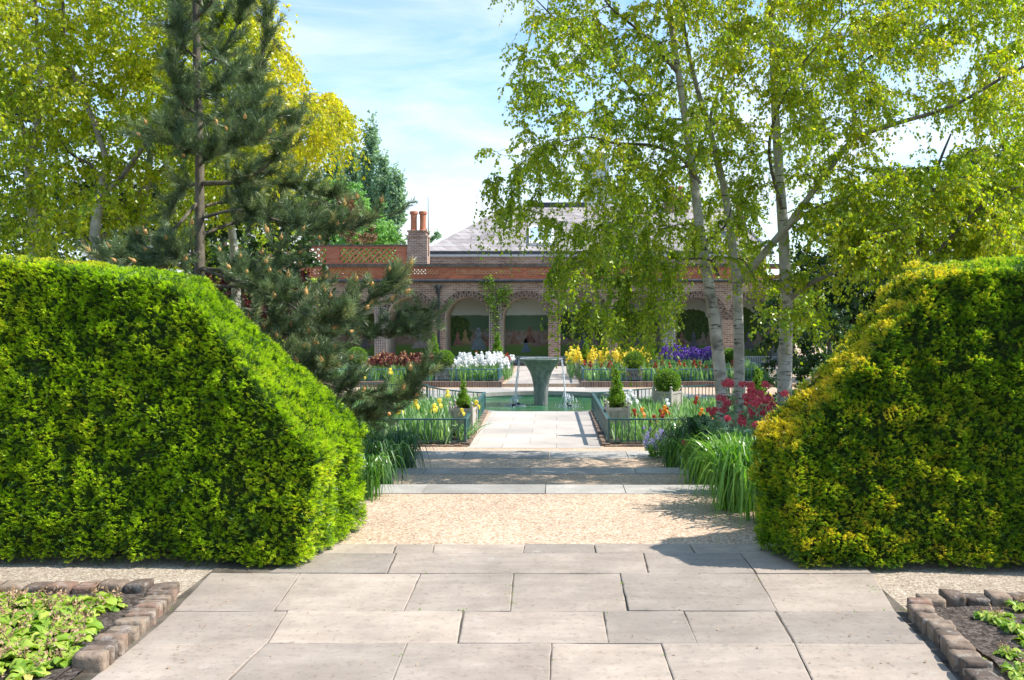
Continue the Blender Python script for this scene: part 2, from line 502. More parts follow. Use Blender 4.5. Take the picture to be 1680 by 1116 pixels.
def edging_brick():
    m, t, b = nt('edging_brick')
    co = objco(t)
    base = ramp(t, attr(t), [(0.0, (0.10, 0.07, 0.052)), (0.4, (0.19, 0.13, 0.092)), (0.7, (0.28, 0.205, 0.145)), (1.0, (0.25, 0.14, 0.095))])
    d = ramp(t, noise(t, co, 18, 7, 0.7), [(0.3, 0.55), (0.65, 1.2)])
    c = mixc(t, 1.0, base, d, 'MULTIPLY')
    li = ramp(t, noise(t, co, 14, 8, 0.75), [(0.52, 0.0), (0.66, 0.65)])
    c = mixc(t, li, c, (0.42, 0.38, 0.33))
    t.links.new(c, b.inputs['Base Color'])
    b.inputs['Roughness'].default_value = 0.9
    bump(t, b, noise(t, co, 34, 8, 0.7), 0.9, 0.012)
    return m


M['edging_brick'] = edging_brick()


def patina():
    m, t, b = nt('patina')
    co = objco(t)
    st = objco(t, (2, 2, 0.5))
    c = ramp(t, noise(t, st, 6, 7, 0.65), [(0.25, (0.075, 0.076, 0.073)), (0.5, (0.17, 0.173, 0.167)), (0.75, (0.30, 0.305, 0.295))])
    c = mixc(t, ramp(t, noise(t, co, 14, 6, 0.7), [(0.55, 0.0), (0.7, 0.5)]), c, (0.37, 0.38, 0.365))
    t.links.new(c, b.inputs['Base Color'])
    b.inputs['Roughness'].default_value = 0.38
    b.inputs['Specular IOR Level'].default_value = 0.5
    bump(t, b, noise(t, co, 20, 6), 0.25, 0.01)
    return m


M['patina'] = patina()


def water():
    m, t, b = nt('pool_water')
    co = objco(t)
    st = objco(t, (1, 2.2, 1))
    c = ramp(t, noise(t, st, 1.4, 5, 0.6), [(0.3, (0.015, 0.075, 0.02)), (0.55, (0.04, 0.15, 0.06)), (0.75, (0.10, 0.25, 0.14))])
    t.links.new(c, b.inputs['Base Color'])
    b.inputs['Roughness'].default_value = 0.06
    b.inputs['IOR'].default_value = 1.33
    bump(t, b, noise(t, st, 7, 4, 0.6), 0.35, 0.02)
    return m


M['water'] = water()


def spray():
    m, t, b = nt('falling_water')
    co = objco(t)
    c = ramp(t, noise(t, co, 60, 3), [(0.3, (0.62, 0.66, 0.70)), (0.7, (0.9, 0.92, 0.94))])
    t.links.new(c, b.inputs['Base Color'])
    b.inputs['Roughness'].default_value = 0.12
    b.inputs['IOR'].default_value = 1.33
    b.inputs['Transmission Weight'].default_value = 0.3
    return m


M['spray'] = spray()


def mural_mat(seed, hedge_h):
    m, t, b = nt('mural_paint')
    c = t.nodes.new('ShaderNodeTexCoord')
    s = t.nodes.new('ShaderNodeSeparateXYZ')
    t.links.new(c.outputs['Object'], s.inputs[0])
    off = N(t, 'ShaderNodeVectorMath', operation='ADD')
    off.inputs[1].default_value = (seed * 3.7, seed * 1.3, 0)
    t.links.new(c.outputs['Object'], off.inputs[0])
    wob = noise(t, off.outputs[0], 2.5, 5)
    zz = N(t, 'ShaderNodeMath', operation='MULTIPLY_ADD')
    t.links.new(wob, zz.inputs[0])
    zz.inputs[1].default_value = 0.12
    t.links.new(s.outputs['Z'], zz.inputs[2])
    hz = N(t, 'ShaderNodeMath', operation='DIVIDE')
    t.links.new(zz.outputs[0], hz.inputs[0])
    hz.inputs[1].default_value = 3.0
    grass, mid, hedge, sky = (0.17, 0.30, 0.05), (0.30, 0.23, 0.15), (0.09, 0.19, 0.11), (0.62, 0.74, 0.76)
    k = hedge_h / 3.0
    col = ramp(t, hz.outputs[0], [(0.25, grass), (0.30, mid), (0.40, (0.13, 0.12, 0.09)), (0.47, hedge), (k, hedge), (k + 0.015, sky), (0.98, (0.50, 0.50, 0.45))])
    tree = noise(t, off.outputs[0], 0.75, 10, 0.68)
    spt = noise(t, off.outputs[0], 9, 5, 0.7)
    foliage = ramp(t, spt, [(0.35, (0.03, 0.08, 0.025)), (0.65, (0.11, 0.22, 0.05))])
    up = ramp(t, hz.outputs[0], [(0.42, 0.0), (0.5, 1.0)])
    tm = N(t, 'ShaderNodeMath', operation='MULTIPLY')
    t.links.new(ramp(t, tree, [(0.57, 0.0), (0.62, 1.0)]), tm.inputs[0])
    t.links.new(up, tm.inputs[1])
    col = mixc(t, tm.outputs[0], col, foliage)
    crowd = noise(t, off.outputs[0], 7, 4, 0.7)
    cc = ramp(t, crowd, [(0.35, (0.12, 0.08, 0.06)), (0.5, (0.42, 0.27, 0.19)), (0.6, (0.28, 0.31, 0.35)), (0.72, (0.68, 0.58, 0.44))])
    band = ramp(t, hz.outputs[0], [(0.27, 0.0), (0.31, 0.8), (0.45, 0.7), (0.5, 0.0)])
    col = mixc(t, band, col, cc)
    col = mixc(t, 1.0, col, ramp(t, noise(t, off.outputs[0], 30, 4), [(0.3, 0.85), (0.7, 1.12)]), 'MULTIPLY')
    t.links.new(col, b.inputs['Base Color'])
    b.inputs['Roughness'].default_value = 0.5
    return m


# ------------------------------------------------------------------ camera, sky, sun
cam = bpy.data.cameras.new('camera')
cam.sensor_width = 36.0
cam.lens = 36.0 * F / 1680.0
cam.shift_x = (840 - VX) / 1680.0
cam.shift_y = (VY - 558) / 1680.0
cam.clip_start, cam.clip_end = 0.05, 3000
cam_o = bpy.data.objects.new('camera', cam)
cam_o.location = (0, 0, EYE)
cam_o.rotation_euler = (R(90), 0, 0)
COL.objects.link(cam_o)
scene.camera = cam_o

SUN_EL, SUN_AZ = R(49), R(0.5)       # to the right of the view, a touch beyond it
sd = Vector((math.cos(SUN_EL) * math.cos(SUN_AZ), math.cos(SUN_EL) * math.sin(SUN_AZ), math.sin(SUN_EL)))
sun = bpy.data.lights.new('sun', 'SUN')
sun.energy = 4.6
sun.angle = R(0.53)
sun.color = (1.0, 0.955, 0.88)
sun_o = bpy.data.objects.new('sun', sun)
sun_o.rotation_euler = (-sd).to_track_quat('-Z', 'Y').to_euler()
sun_o.location = (20, 5, 25)
COL.objects.link(sun_o)

w = bpy.data.worlds.new('World')
scene.world = w
w.use_nodes = True
t = w.node_tree
bg = t.nodes['Background']
sky = t.nodes.new('ShaderNodeTexSky')
sky.sky_type = 'NISHITA'
sky.sun_disc = False
sky.sun_elevation = SUN_EL
sky.sun_rotation = math.atan2(sd.x, sd.y)
sky.air_density, sky.dust_density, sky.ozone_density = 1.0, 0.6, 1.6
tc = t.nodes.new('ShaderNodeTexCoord')
mp = t.nodes.new('ShaderNodeMapping')
mp.inputs['Scale'].default_value = (1.0, 1.0, 3.2)
mp.inputs['Rotation'].default_value = (0, R(-14), 0)
t.links.new(tc.outputs['Generated'], mp.inputs[0])
nz = N(t, 'ShaderNodeTexNoise', Scale=2.6, Detail=9, Roughness=0.62, Distortion=0.6)
t.links.new(mp.outputs[0], nz.inputs['Vector'])
sp = t.nodes.new('ShaderNodeSeparateXYZ')
t.links.new(tc.outputs['Generated'], sp.inputs[0])
lowv = ramp(t, sp.outputs['Z'], [(0.0, 1.0), (0.12, 0.85), (0.22, 0.42), (0.40, 0.02)])
wis = ramp(t, nz.outputs['Fac'], [(0.44, 0.0), (0.74, 0.8)])
mx = N(t, 'ShaderNodeMath', operation='MAXIMUM')
t.links.new(lowv, mx.inputs[0])
ad = N(t, 'ShaderNodeMath', operation='MULTIPLY_ADD')
t.links.new(wis, ad.inputs[0])
ad.inputs[1].default_value = 0.9
sc_ = N(t, 'ShaderNodeMath', operation='MULTIPLY')
t.links.new(lowv, sc_.inputs[0])
sc_.inputs[1].default_value = 0.62
t.links.new(sc_.outputs[0], ad.inputs[2])
ad.use_clamp = True
CLOUD = 5.3
skyc = mixc(t, 1.0, sky.outputs[0], (0.80, 1.10, 1.22), 'MULTIPLY')
t.links.new(mixc(t, ad.outputs[0], skyc, (CLOUD * 0.96, CLOUD, CLOUD * 1.05)), bg.inputs['Color'])
bg.inputs['Strength'].default_value = 0.148

vs = scene.view_settings
scene.display_settings.display_device = 'sRGB'
vs.view_transform = 'Standard'
vs.look = 'None'
vs.exposure = 0.74
vs.gamma = 1.0
vs.use_curve_mapping = False
scene.cycles.max_bounces = 8
scene.cycles.diffuse_bounces = 4
scene.cycles.transmission_bounces = 6
scene.cycles.transparent_max_bounces = 8
scene.cycles.use_denoising = True
# ------------------------------------------------------------------ ground, terrace, steps, paving
LOW, FAR = -0.6, -0.5
PCX, PCY, PR = -0.37, 21.5, 2.55


def ring_sheet(radii, z, n=96):
    g = Geo()
    a = np.linspace(0, 2 * np.pi, n, endpoint=False)
    for r0, r1 in zip(radii[:-1], radii[1:]):
        v = np.concatenate([np.stack([PCX + r * np.cos(a), PCY + r * np.sin(a), np.full(n, z)], -1) for r in (r0, r1)])
        j = np.arange(n)
        k = (j + 1) % n
        g.add(v, np.stack([j, j + n, k + n, k], -1))
    return g


tag(ring_sheet([2.72, 6, 14, 40, 120, 600], LOW - 0.03).build('ground', M['lawn']), kind='structure')
tag(ring_sheet([2.70, 4, 7, 12.9], LOW).build('gravel_walk', M['gravel']), kind='structure')

g = Geo()
prof = [(-12, -0.03), (7.9, -0.03), (8.0, -0.1), (9.9, -0.26), (12.2, -0.58), (12.45, -0.72)]
xs = [-60, -2.5, -2.2, 2.0, 2.3, 60]
for (y0, z0), (y1, z1) in zip(prof[:-1], prof[1:]):
    for a, b in zip(xs[:-1], xs[1:]):
        da = -0.45 if -2.3 < a < 2.1 and y0 > 7 else 0
        db = -0.45 if -2.3 < b < 2.1 and y0 > 7 else 0
        da1 = -0.45 if -2.3 < a < 2.1 and y1 > 7.95 else 0
        db1 = -0.45 if -2.3 < b < 2.1 and y1 > 7.95 else 0
        if y0 < 7.95:
            da = db = 0
        g.add([[a, y0, z0 + da], [b, y0, z0 + db], [b, y1, z1 + db1], [a, y1, z1 + da1]], [[0, 1, 2, 3]])
tag(g.build('terrace_soil', M['soil']), kind='structure')

g = Geo()
g.add([[-2.6, 5.8, -0.006], [2.5, 5.8, -0.006], [2.5, 7.6, -0.006], [-2.6, 7.6, -0.006]], [[0, 1, 2, 3]])
for y0, y1, z, hw in ((7.9, 9.62, -0.2, 2.2), (9.9, 11.8, -0.4, 2.3)):
    g.box(-hw, hw - 0.1, y0, y1, z - 0.3, z - 0.006)
tag(g.build('gravel_path', M['gravel']), kind='structure')

g = Geo()
for x0, x1 in ((-30, -2.02), (1.82, 30)):
    g.add([[x0, -6, -0.012], [x1, -6, -0.012], [x1, 5.85, -0.012], [x0, 5.85, -0.012]], [[0, 1, 2, 3]])
tag(g.build('gravel_strip', M['gravel_grey']), kind='structure')

g = Geo()
for y0, y1, z, cuts in ((7.58, 7.97, 0.0, [-2.25, -1.2, -0.1, 0.62, 1.5, 2.15]), (9.56, 9.93, -0.2, [-2.3, -1.5, -0.3, 0.9, 1.75, 2.3]),
                        (11.78, 12.4, -0.4, [-2.4, -1.3, -0.1, 1.0, 2.4])):
    for a, b in zip(cuts[:-1], cuts[1:]):
        g.box(a + 0.004, b - 0.004, y0, y1, z - 0.28, z + rng.uniform(-.003, .003), rng.uniform())
tag(g.build('stone_steps', M['step_stone']), kind='structure')

# flagstones, each slab its own shallow block with a worn, uneven edge
g = Geo()
rows = [(893, 908, [(540, 520), (650, 645), (712, 710), (862, 858), (975, 978), (1130, 1140), (1270, 1290)]),
        (908, 941, [(505, 440), (650, 635), (1056, 1064), (1215, 1240), (1400, 1430)]),
        (941, 1003, [(345, 285), (492, 450), (690, 662), (842, 838), (1018, 1030), (1240, 1276), (1432, 1470)]),
        (1003, 1056, [(285, 222), (472, 438), (760, 752), (990, 998), (1122, 1143), (1272, 1303), (1470, 1520)]),
        (1056, 1122, [(222, 140), (438, 370), (668, 643), (905, 902), (1085, 1107), (1303, 1335), (1520, 1580)]),
        (1122, 1260, [(140, -20), (500, 430), (760, 735), (1010, 1025), (1280, 1345), (1580, 1710)]),
        (1260, 1480, [(-20, -260), (300, 150), (650, 580), (960, 970), (1250, 1340), (1710, 1980)])]
for y0, y1, js in rows:
    for (a0, a1), (b0, b1) in zip(js[:-1], js[1:]):
        gap = 0.0032
        q = [G(a1, y1), G(b1, y1), G(b0, y0), G(a0, y0)]
        q = [p + rng.uniform(-.004, .004, 3) * (1, 1, 0) for p in q]
        c = sum(q) / 4
        q = [p - unit(p - c) * gap * 1.2 for p in q]
        tilt = rng.normal(size=2) * 0.0035
        zt = rng.uniform(-0.001, 0.005)
        # subdivide the outline so that edges wander a little
        out = []
        for i in range(4):
            p, r_ = q[i], q[(i + 1) % 4]
            n_ = max(3, int(np.linalg.norm(r_ - p) / 0.07))
            e = unit(r_ - p)
            nn = np.array([-e[1], e[0], 0])
            for k in range(n_):
                u = k / n_
                wob = 0 if k == 0 else (mnoise.noise(Vector((p[0] * 3 + u * 7, p[1] * 3 + u * 5, i))) * 0.004 + rng.normal() * 0.001)
                out.append(p + (r_ - p) * u + nn * wob)
        out = np.array(out)
        top = out.copy()
        top[:, 2] = zt + (out[:, 0] - c[0]) * tilt[0] + (out[:, 1] - c[1]) * tilt[1]
        inner = c + (top - c) * (1 - 0.006 / np.maximum(np.linalg.norm(top - c, axis=1), .1))[:, None]
        inner[:, 2] = top[:, 2]
        top[:, 2] -= 0.0025
        bot = out.copy()
        bot[:, 2] = -0.06
        n_ = len(out)
        tint = rng.uniform()
        g.poly(inner, tint)
        j = np.arange(n_)
        k = (j + 1) % n_
        g.add(np.concatenate([top, inner]), np.stack([j, k, k + n_, j + n_], -1), tint)
        g.add(np.concatenate([bot, top]), np.stack([j, k, k + n_, j + n_], -1), tint * 0.5)
tag(g.build('flagstone_paving', M['flagstone']), kind='structure')
g = Geo()
g.add([[-2.1, 0.5, -0.0035], [1.86, 0.5, -0.0035], [1.9, 5.86, -0.0035], [-2.15, 5.86, -0.0035]], [[0, 1, 2, 3]])
tag(g.build('paving_bed', M['joint']), kind='structure')

# litter blown over the stone and the gravel
g = Geo()
n_ = 420
c = np.stack([rng.uniform(-2.0, 1.8, n_), 3.4 + 4.1 * rng.uniform(size=n_) ** 1.2, np.full(n_, .010)], -1)
edge_ = rng.uniform(size=n_) < .5
c[edge_, 0] = np.where(rng.uniform(size=edge_.sum()) < .5, -1.95 + np.abs(rng.normal(size=edge_.sum())) * .25, 1.72 - np.abs(rng.normal(size=edge_.sum())) * .25)
a = unit(rng.normal(size=(n_, 3)) * (1, 1, .12))
g.leaves(c, a, unit(np.cross(a, (0, 0, 1.0)) + rng.normal(size=(n_, 3)) * .15), rng.uniform(.006, .022, n_), rng.uniform(.003, .012, n_), rng.uniform(0, 1, n_), .1)
tag(g.build('leaf_litter', M['dry_bloom']), kind='stuff')

# weeds in the joints
g = Geo()
for px, py in ((838, 962), (839, 990), (1022, 958), (1026, 985), (1435, 968), (1428, 962), (1440, 972), (1090, 1075), (660, 1075), (690, 1001), (760, 1002), (1455, 1003), (640, 1002),
               (843, 941), (1480, 1000), (1330, 1105), (1345, 1112), (600, 941), (212, 1052), (1240, 951), (1000, 1008), (840, 975), (700, 941), (1150, 942), (278, 998), (1395, 1005), (1305, 1062), (905, 1085)):
    c = G(px, py, 0)
    n_ = rng.integers(6, 16)
    a = unit(rng.normal(size=(n_, 3)) * (1, .6, .3) + (0, 0, .5))
    g.leaves(c + rng.normal(size=(n_, 3)) * (.018, .006, 0) - (0, 0, .004), a, perp(a), rng.uniform(.008, .022, n_), rng.uniform(.004, .008, n_), rng.uniform(0.2, 1, n_))
tag(g.build('weeds', M['box_leaf']), kind='stuff')


# ------------------------------------------------------------------ brick edgings and soil beds in the foreground
def brick_arrays():
    bm = bmesh.new()
    bmesh.ops.create_cube(bm, size=1.0)
    bmesh.ops.subdivide_edges(bm, edges=bm.edges[:], cuts=5, use_grid_fill=True)
    v = np.array([x.co[:] for x in bm.verts])
    f = np.array([[q.index for q in x.verts] for x in bm.faces])
    bm.free()
    return v, f


BV, BF = brick_arrays()


def brick_row(g, p0, p1, step, across, height, z0):
    p0, p1 = np.array(p0, float), np.array(p1, float)
    d = unit(p1 - p0)
    s = np.array([-d[1], d[0], 0])
    L = np.linalg.norm(p1 - p0)
    u = 0.0
    while u < L:
        wd = step * rng.uniform(0.8, 1.2)
        h = height * rng.uniform(0.88, 1.12)
        v = BV.copy()
        v = v * np.abs(v).max(1, keepdims=True) / ((np.abs(v) ** 14).sum(1, keepdims=True) ** (1 / 14))
        sd_ = rng.uniform(0, 99)
        v = v * (wd * 0.95, across * rng.uniform(.92, 1.08), h)
        v += np.array([[mnoise.noise(Vector(q * 16 + np.array([sd_, k_, 0]))) for k_ in (0, 5, 11)] for q in v]) * 0.006 + np.array([[mnoise.noise(Vector(q * 45 + np.array([sd_, k_, 0]))) for k_ in (0, 5, 11)] for q in v]) * 0.003
        yaw = rng.normal() * 0.05
        dd = d * math.cos(yaw) + s * math.sin(yaw)
        ss = np.array([-dd[1], dd[0], 0])
        c = p0 + d * (u + wd / 2) + s * rng.normal() * 0.006
        tl = rng.normal() * 0.06
        w_ = c + v[:, 0:1] * dd + v[:, 1:2] * ss + (v[:, 2:3] + h / 2 + z0 + v[:, 0:1] * tl) * np.array([0, 0, 1.0])
        g.add(w_, BF, rng.uniform())
        u += wd


g = Geo()
brick_row(g, G(270, 984), G(150, 1098), 0.062, 0.14, 0.105, -0.04)
brick_row(g, G(268, 980) + (0.05, .06, 0), (-5.6, 4.86, 0), 0.15, 0.11, 0.10, -0.04)
o = g.build('brick_edging', M['edging_brick'], smooth=True)
tag(o, 'low row of worn bricks set on edge round the bed full of leafy primulas', 'brick edging')
g = Geo()
brick_row(g, G(1502, 1003), G(1690, 1215), 0.085, 0.115, 0.105, -0.04)
brick_row(g, G(1505, 1000) + (0.02, .05, 0), (5.4, 4.62, 0), 0.125, 0.12, 0.095, -0.03)
o = g.build('brick_edging', M['edging_brick'], smooth=True)
tag(o, 'low row of worn bricks round the mostly bare soil bed beside the paving', 'brick edging')
def soil_patch(x0, x1, y0, y1, z):
    nx, ny = 60, 40
    X, Y = np.meshgrid(np.linspace(x0, x1, nx), np.linspace(y0, y1, ny), indexing='ij')
    Z = np.array([[z + 0.02 * mnoise.noise(Vector((a * 5, b * 5, 1))) + 0.012 * mnoise.noise(Vector((a * 22, b * 22, 3))) for a, b in zip(r1, r2)] for r1, r2 in zip(X, Y)])
    i, j = np.meshgrid(np.arange(nx - 1), np.arange(ny - 1), indexing='ij')
    f = np.stack([i * ny + j, (i + 1) * ny + j, (i + 1) * ny + j + 1, i * ny + j + 1], -1).reshape(-1, 4)
    gg = Geo()
    gg.add(np.stack([X, Y, Z], -1).reshape(-1, 3), f)
    return gg


gg = soil_patch(-5.6, -2.16, 2.0, 4.84, 0.018)
tag(gg.build('soil_bed', M['soil']), kind='structure')
tag(soil_patch(1.98, 5.5, 1.5, 4.6, 0.018).build('soil_bed', M['soil']), kind='structure')
# soil spilled in front of the last brick on the left
tag(soil_patch(-2.32, -2.1, 2.0, 3.86, 0.012).build('soil_bed', M['soil']), kind='structure')


# ------------------------------------------------------------------ clipped yew hedges
def sample_tris(v, f, n):
    """Random points on a mesh of quads: point, normal."""
    tri = np.concatenate([f[:, [0, 1, 2]], f[:, [0, 2, 3]]])
    a, b, c = v[tri[:, 0]], v[tri[:, 1]], v[tri[:, 2]]
    cr = np.cross(b - a, c - a)
    ar = np.linalg.norm(cr, axis=1)
    i = rng.choice(len(tri), n, p=ar / ar.sum())
    r1, r2 = np.sqrt(rng.uniform(size=n))[:, None], rng.uniform(size=n)[:, None]
    return a[i] * (1 - r1) + b[i] * r1 * (1 - r2) + c[i] * r1 * r2, unit(cr[i])


def loft_solid(front, back, sub):
    """Solid between a front and a back outline (lists of bottom/top pairs): rounded, subdivided quads."""
    bm = bmesh.new()
    n = len(front)
    vf = [(bm.verts.new(p[0]), bm.verts.new(p[1])) for p in front]
    vb = [(bm.verts.new(p[0]), bm.verts.new(p[1])) for p in back]
    for i in range(n - 1):
        bm.faces.new((vf[i][0], vf[i + 1][0], vf[i + 1][1], vf[i][1]))
        bm.faces.new((vb[i + 1][0], vb[i][0], vb[i][1], vb[i + 1][1]))
        bm.faces.new((vf[i][1], vf[i + 1][1], vb[i + 1][1], vb[i][1]))
        bm.faces.new((vf[i + 1][0], vf[i][0], vb[i][0], vb[i + 1][0]))
    bm.faces.new((vf[0][1], vb[0][1], vb[0][0], vf[0][0]))
    bm.faces.new((vf[-1][0], vb[-1][0], vb[-1][1], vf[-1][1]))
    bmesh.ops.recalc_face_normals(bm, faces=bm.faces[:])
    for _ in range(sub):
        bmesh.ops.subdivide_edges(bm, edges=bm.edges[:], cuts=1, use_grid_fill=True)
    for _ in range(2):
        bmesh.ops.smooth_vert(bm, verts=bm.verts[:], factor=0.5, use_axis_x=True, use_axis_y=True, use_axis_z=True)
    bm.normal_update()
    v = np.array([x.co[:] for x in bm.verts])
    nn = np.array([x.normal[:] for x in bm.verts])
    f = np.array([[q.index for q in x.verts] for x in bm.faces])
    bm.free()
    d = np.array([mnoise.noise(Vector(p * 1.6)) * 0.028 + mnoise.noise(Vector(p * 5.0)) * 0.035 + mnoise.noise(Vector(p * 11.0)) * 0.022 for p in v])
    return v + nn * d[:, None], nn, f


def yew_shoots(g, c, n, L, tint, npair=5, nw=0.0068, lift=0.35, nl=(0.019, 0.027)):
    """Feathery shoots: a short stem with two ranks of flat needles."""
    K = len(c)
    a = unit(n * 0.85 + rand_unit(K) * 0.6 + np.array([0, 0, lift]))
    s = unit(np.cross(a, rand_unit(K) * 0.7 + np.array([0, 0, 1.0])))
    L = np.broadcast_to(L, (K,))
    for j in range(npair):
        u = (j + 0.4) / npair
        for sg in (-1, 1):
            base = c + a * (L * u)[:, None]
            ax = unit(s * sg * (1.0 - 0.35 * u) + a * (0.55 + 0.5 * u) + n * 0.15 + rng.normal(size=(K, 3)) * 0.16)
            sd_ = unit(np.cross(ax, np.cross(a, s)) + rng.normal(size=(K, 3)) * 0.2)
            ln = rng.uniform(nl[0], nl[1], K) * (1.05 - 0.45 * abs(u - 0.35))
            g.leaves(base, ax, sd_, ln, nw, np.clip(tint + rng.normal(size=K) * 0.06 + 0.12 * (u - 0.5), 0, 1), 0.02, 0.5)


def make_hedge(label, front, back, fresh, old, n_shoot, tint_fn, face_cam):
    v, nn, f = loft_solid(front, back, 5)
    root = empty('yew_hedge', tuple(np.mean([p[0] for p in front], axis=0)))
    off = -np.array(root.location)
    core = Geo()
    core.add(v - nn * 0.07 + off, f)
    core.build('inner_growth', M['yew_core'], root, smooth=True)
    pts, nr = sample_tris(v, f, n_shoot)
    keep = (nr[:, 2] > -0.5) & (pts[:, 2] > 0.0)
    vis = (nr[:, 1] < 0.35) & (np.abs(pts[:, 0]) < 3.9)
    keep &= vis | (rng.uniform(size=len(pts)) < 0.3)
    pts, nr = pts[keep], nr[keep]
    clump = np.array([mnoise.noise(Vector(p * 9.0)) for p in pts])
    gap = np.array([mnoise.noise(Vector(p * 4.0 + np.array([9., 3., 1.]))) for p in pts])
    fine = np.array([mnoise.noise(Vector(p * 27.0 + np.array([2., 7., 5.]))) for p in pts])
    k2 = 0.45 * clump + 0.5 * gap + 1.1 * fine + rng.normal(size=len(pts)) * 0.12 > -0.27
    pts, nr, clump = pts[k2], nr[k2], clump[k2]
    tint = tint_fn(pts, nr, clump)
    g = Geo()
    yew_shoots(g, pts - nr * (0.03 - 0.03 * clump[:, None]) + off, nr, rng.uniform(0.022, 0.044, len(pts)), tint, 4, 0.0062, 0.35, (0.013, 0.019))
    g.build('fresh_foliage', fresh, root)
    pts, nr = sample_tris(v, f, int(n_shoot * 0.33))
    keep = (nr[:, 2] > -0.6) & (pts[:, 2] > -0.02) & ((nr[:, 1] < 0.4) | (rng.uniform(size=len(pts)) < 0.3))
    pts, nr = pts[keep], nr[keep]
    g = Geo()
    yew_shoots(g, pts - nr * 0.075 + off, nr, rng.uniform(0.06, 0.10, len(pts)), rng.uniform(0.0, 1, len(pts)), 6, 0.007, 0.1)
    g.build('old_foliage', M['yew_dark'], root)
    tag(root, label, 'hedge')
    return root


FL = [((-1.60, 5.33, 0.02), (-1.52, 5.45, 0.70)), ((-2.45, 5.40, 0.02), (-2.52, 5.70, 1.80)), ((-3.75, 5.42, 0.02), (-3.75, 5.74, 1.97)), ((-5.4, 5.45, 0.02), (-5.4, 5.78, 2.05))]
BL = [((-1.42, 6.35, 0.02), (-1.40, 6.35, 0.78)), ((-2.6, 6.6, 0.02), (-2.72, 6.55, 1.88)), ((-3.9, 6.9, 0.02), (-3.9, 6.85, 2.02)), ((-5.4, 7.0, 0.02), (-5.4, 6.95, 2.1))]


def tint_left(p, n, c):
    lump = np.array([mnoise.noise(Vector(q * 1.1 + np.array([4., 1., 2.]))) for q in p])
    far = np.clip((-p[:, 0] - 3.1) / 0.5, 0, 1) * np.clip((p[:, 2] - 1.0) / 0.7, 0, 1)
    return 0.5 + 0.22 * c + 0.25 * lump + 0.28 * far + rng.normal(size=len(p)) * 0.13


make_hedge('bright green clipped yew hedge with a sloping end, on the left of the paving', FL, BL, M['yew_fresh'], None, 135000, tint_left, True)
FR = [((1.53, 5.32, 0.02), (1.50, 5.42, 0.72)), ((2.40, 5.30, 0.02), (2.46, 5.60, 1.84)), ((3.4, 5.22, 0.02), (3.4, 5.50, 1.95)), ((4.9, 5.1, 0.02), (4.9, 5.2, 2.0))]
BRR = [((1.34, 5.78, 0.02), (1.33, 5.82, 0.77)), ((2.5, 6.2, 0.02), (2.50, 6.1, 1.95)), ((3.5, 6.5, 0.02), (3.5, 6.5, 2.02)), ((4.9, 6.4, 0.02), (4.9, 6.4, 2.08))]


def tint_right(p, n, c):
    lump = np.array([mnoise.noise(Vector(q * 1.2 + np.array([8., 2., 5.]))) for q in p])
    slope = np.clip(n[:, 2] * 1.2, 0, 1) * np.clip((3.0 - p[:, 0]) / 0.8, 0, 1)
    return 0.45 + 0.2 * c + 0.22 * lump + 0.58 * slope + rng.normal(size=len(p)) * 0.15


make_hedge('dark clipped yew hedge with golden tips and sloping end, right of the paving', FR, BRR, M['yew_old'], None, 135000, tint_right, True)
# ------------------------------------------------------------------ pool, paths, far terrace
g = Geo()
a = np.linspace(0, 2 * np.pi, 97)[:-1]
def circ(r, z):
    return np.stack([PCX + r * np.cos(a), PCY + r * np.sin(a), np.full(96, z)], -1)
j = np.arange(96); k = (j + 1) % 96
q4 = np.stack([j, j + 96, k + 96, k], -1)
g.add(np.concatenate([circ(PR, LOW + 0.006), circ(2.8, LOW + 0.006)]), q4)
g.add(np.concatenate([circ(PR, LOW + 0.006), circ(PR, LOW - 0.10)]), q4[:, ::-1])
tag(g.build('pool_kerb', M['step_stone']), kind='structure')
g = Geo()
g.add(np.concatenate([circ(PR + 0.02, LOW - 0.09), circ(PR + 0.02, -1.1)]), q4[:, ::-1])
g.poly(circ(PR + 0.02, -1.1))
tag(g.build('pool_lining', M['pool_tile']), kind='structure')
g = Geo()
g.poly(circ(PR + 0.015, -0.755))
tag(g.build('pool_water', M['water']), kind='structure')

g = Geo()
X0, X1 = -1.44, 0.73
g.add([[X0, 13.9, LOW + 0.004], [X1, 13.9, LOW + 0.004], [X1, 19.03, LOW + 0.011], [X0, 19.03, LOW + 0.011]], [[0, 1, 2, 3]])
g.add([[X0 - 0.1, 24.2, LOW + 0.004], [X1 + 0.1, 24.2, LOW + 0.004], [X1 + 0.1, 25.3, LOW + 0.004], [X0 - 0.1, 25.3, LOW + 0.004]], [[0, 1, 2, 3]])
tag(g.build('paved_path', M['pave']), kind='structure')
g = Geo()
# ring of pale concrete round the far side of the pool
aa = np.linspace(R(8), R(172), 60)
v = np.concatenate([np.stack([PCX + r * np.cos(aa), PCY + ry * np.sin(aa), np.full(60, LOW + 0.003)], -1) for r, ry in ((2.78, 2.78), (4.6, 3.92))])
jj = np.arange(59)
g.add(v, np.stack([jj, jj + 60, jj + 61, jj + 1], -1))
tag(g.build('concrete_walk', M['step_stone']), kind='structure')
g = Geo()
g.box(-16, 22, 25.42, 60, -1.2, FAR)
tag(g.build('far_terrace', M['gravel']), kind='structure')
g = Geo()
g.add([[-1.5, 25.43, FAR + .004], [0.66, 25.43, FAR + .004], [0.66, 33.2, FAR + .004], [-1.5, 33.2, FAR + .004]], [[0, 1, 2, 3]])
g.add([[-14, 33.22, FAR + .004], [12, 33.22, FAR + .004], [12, 34.4, FAR + .004], [-14, 34.4, FAR + .004]], [[0, 1, 2, 3]])
tag(g.build('paved_path', M['pave']), kind='structure')
g = Geo()
g.add([[8.0, 30.2, FAR + .005], [20, 30.2, FAR + .005], [20, 33.0, FAR + .005], [8.6, 33.0, FAR + .005]], [[0, 1, 2, 3]])
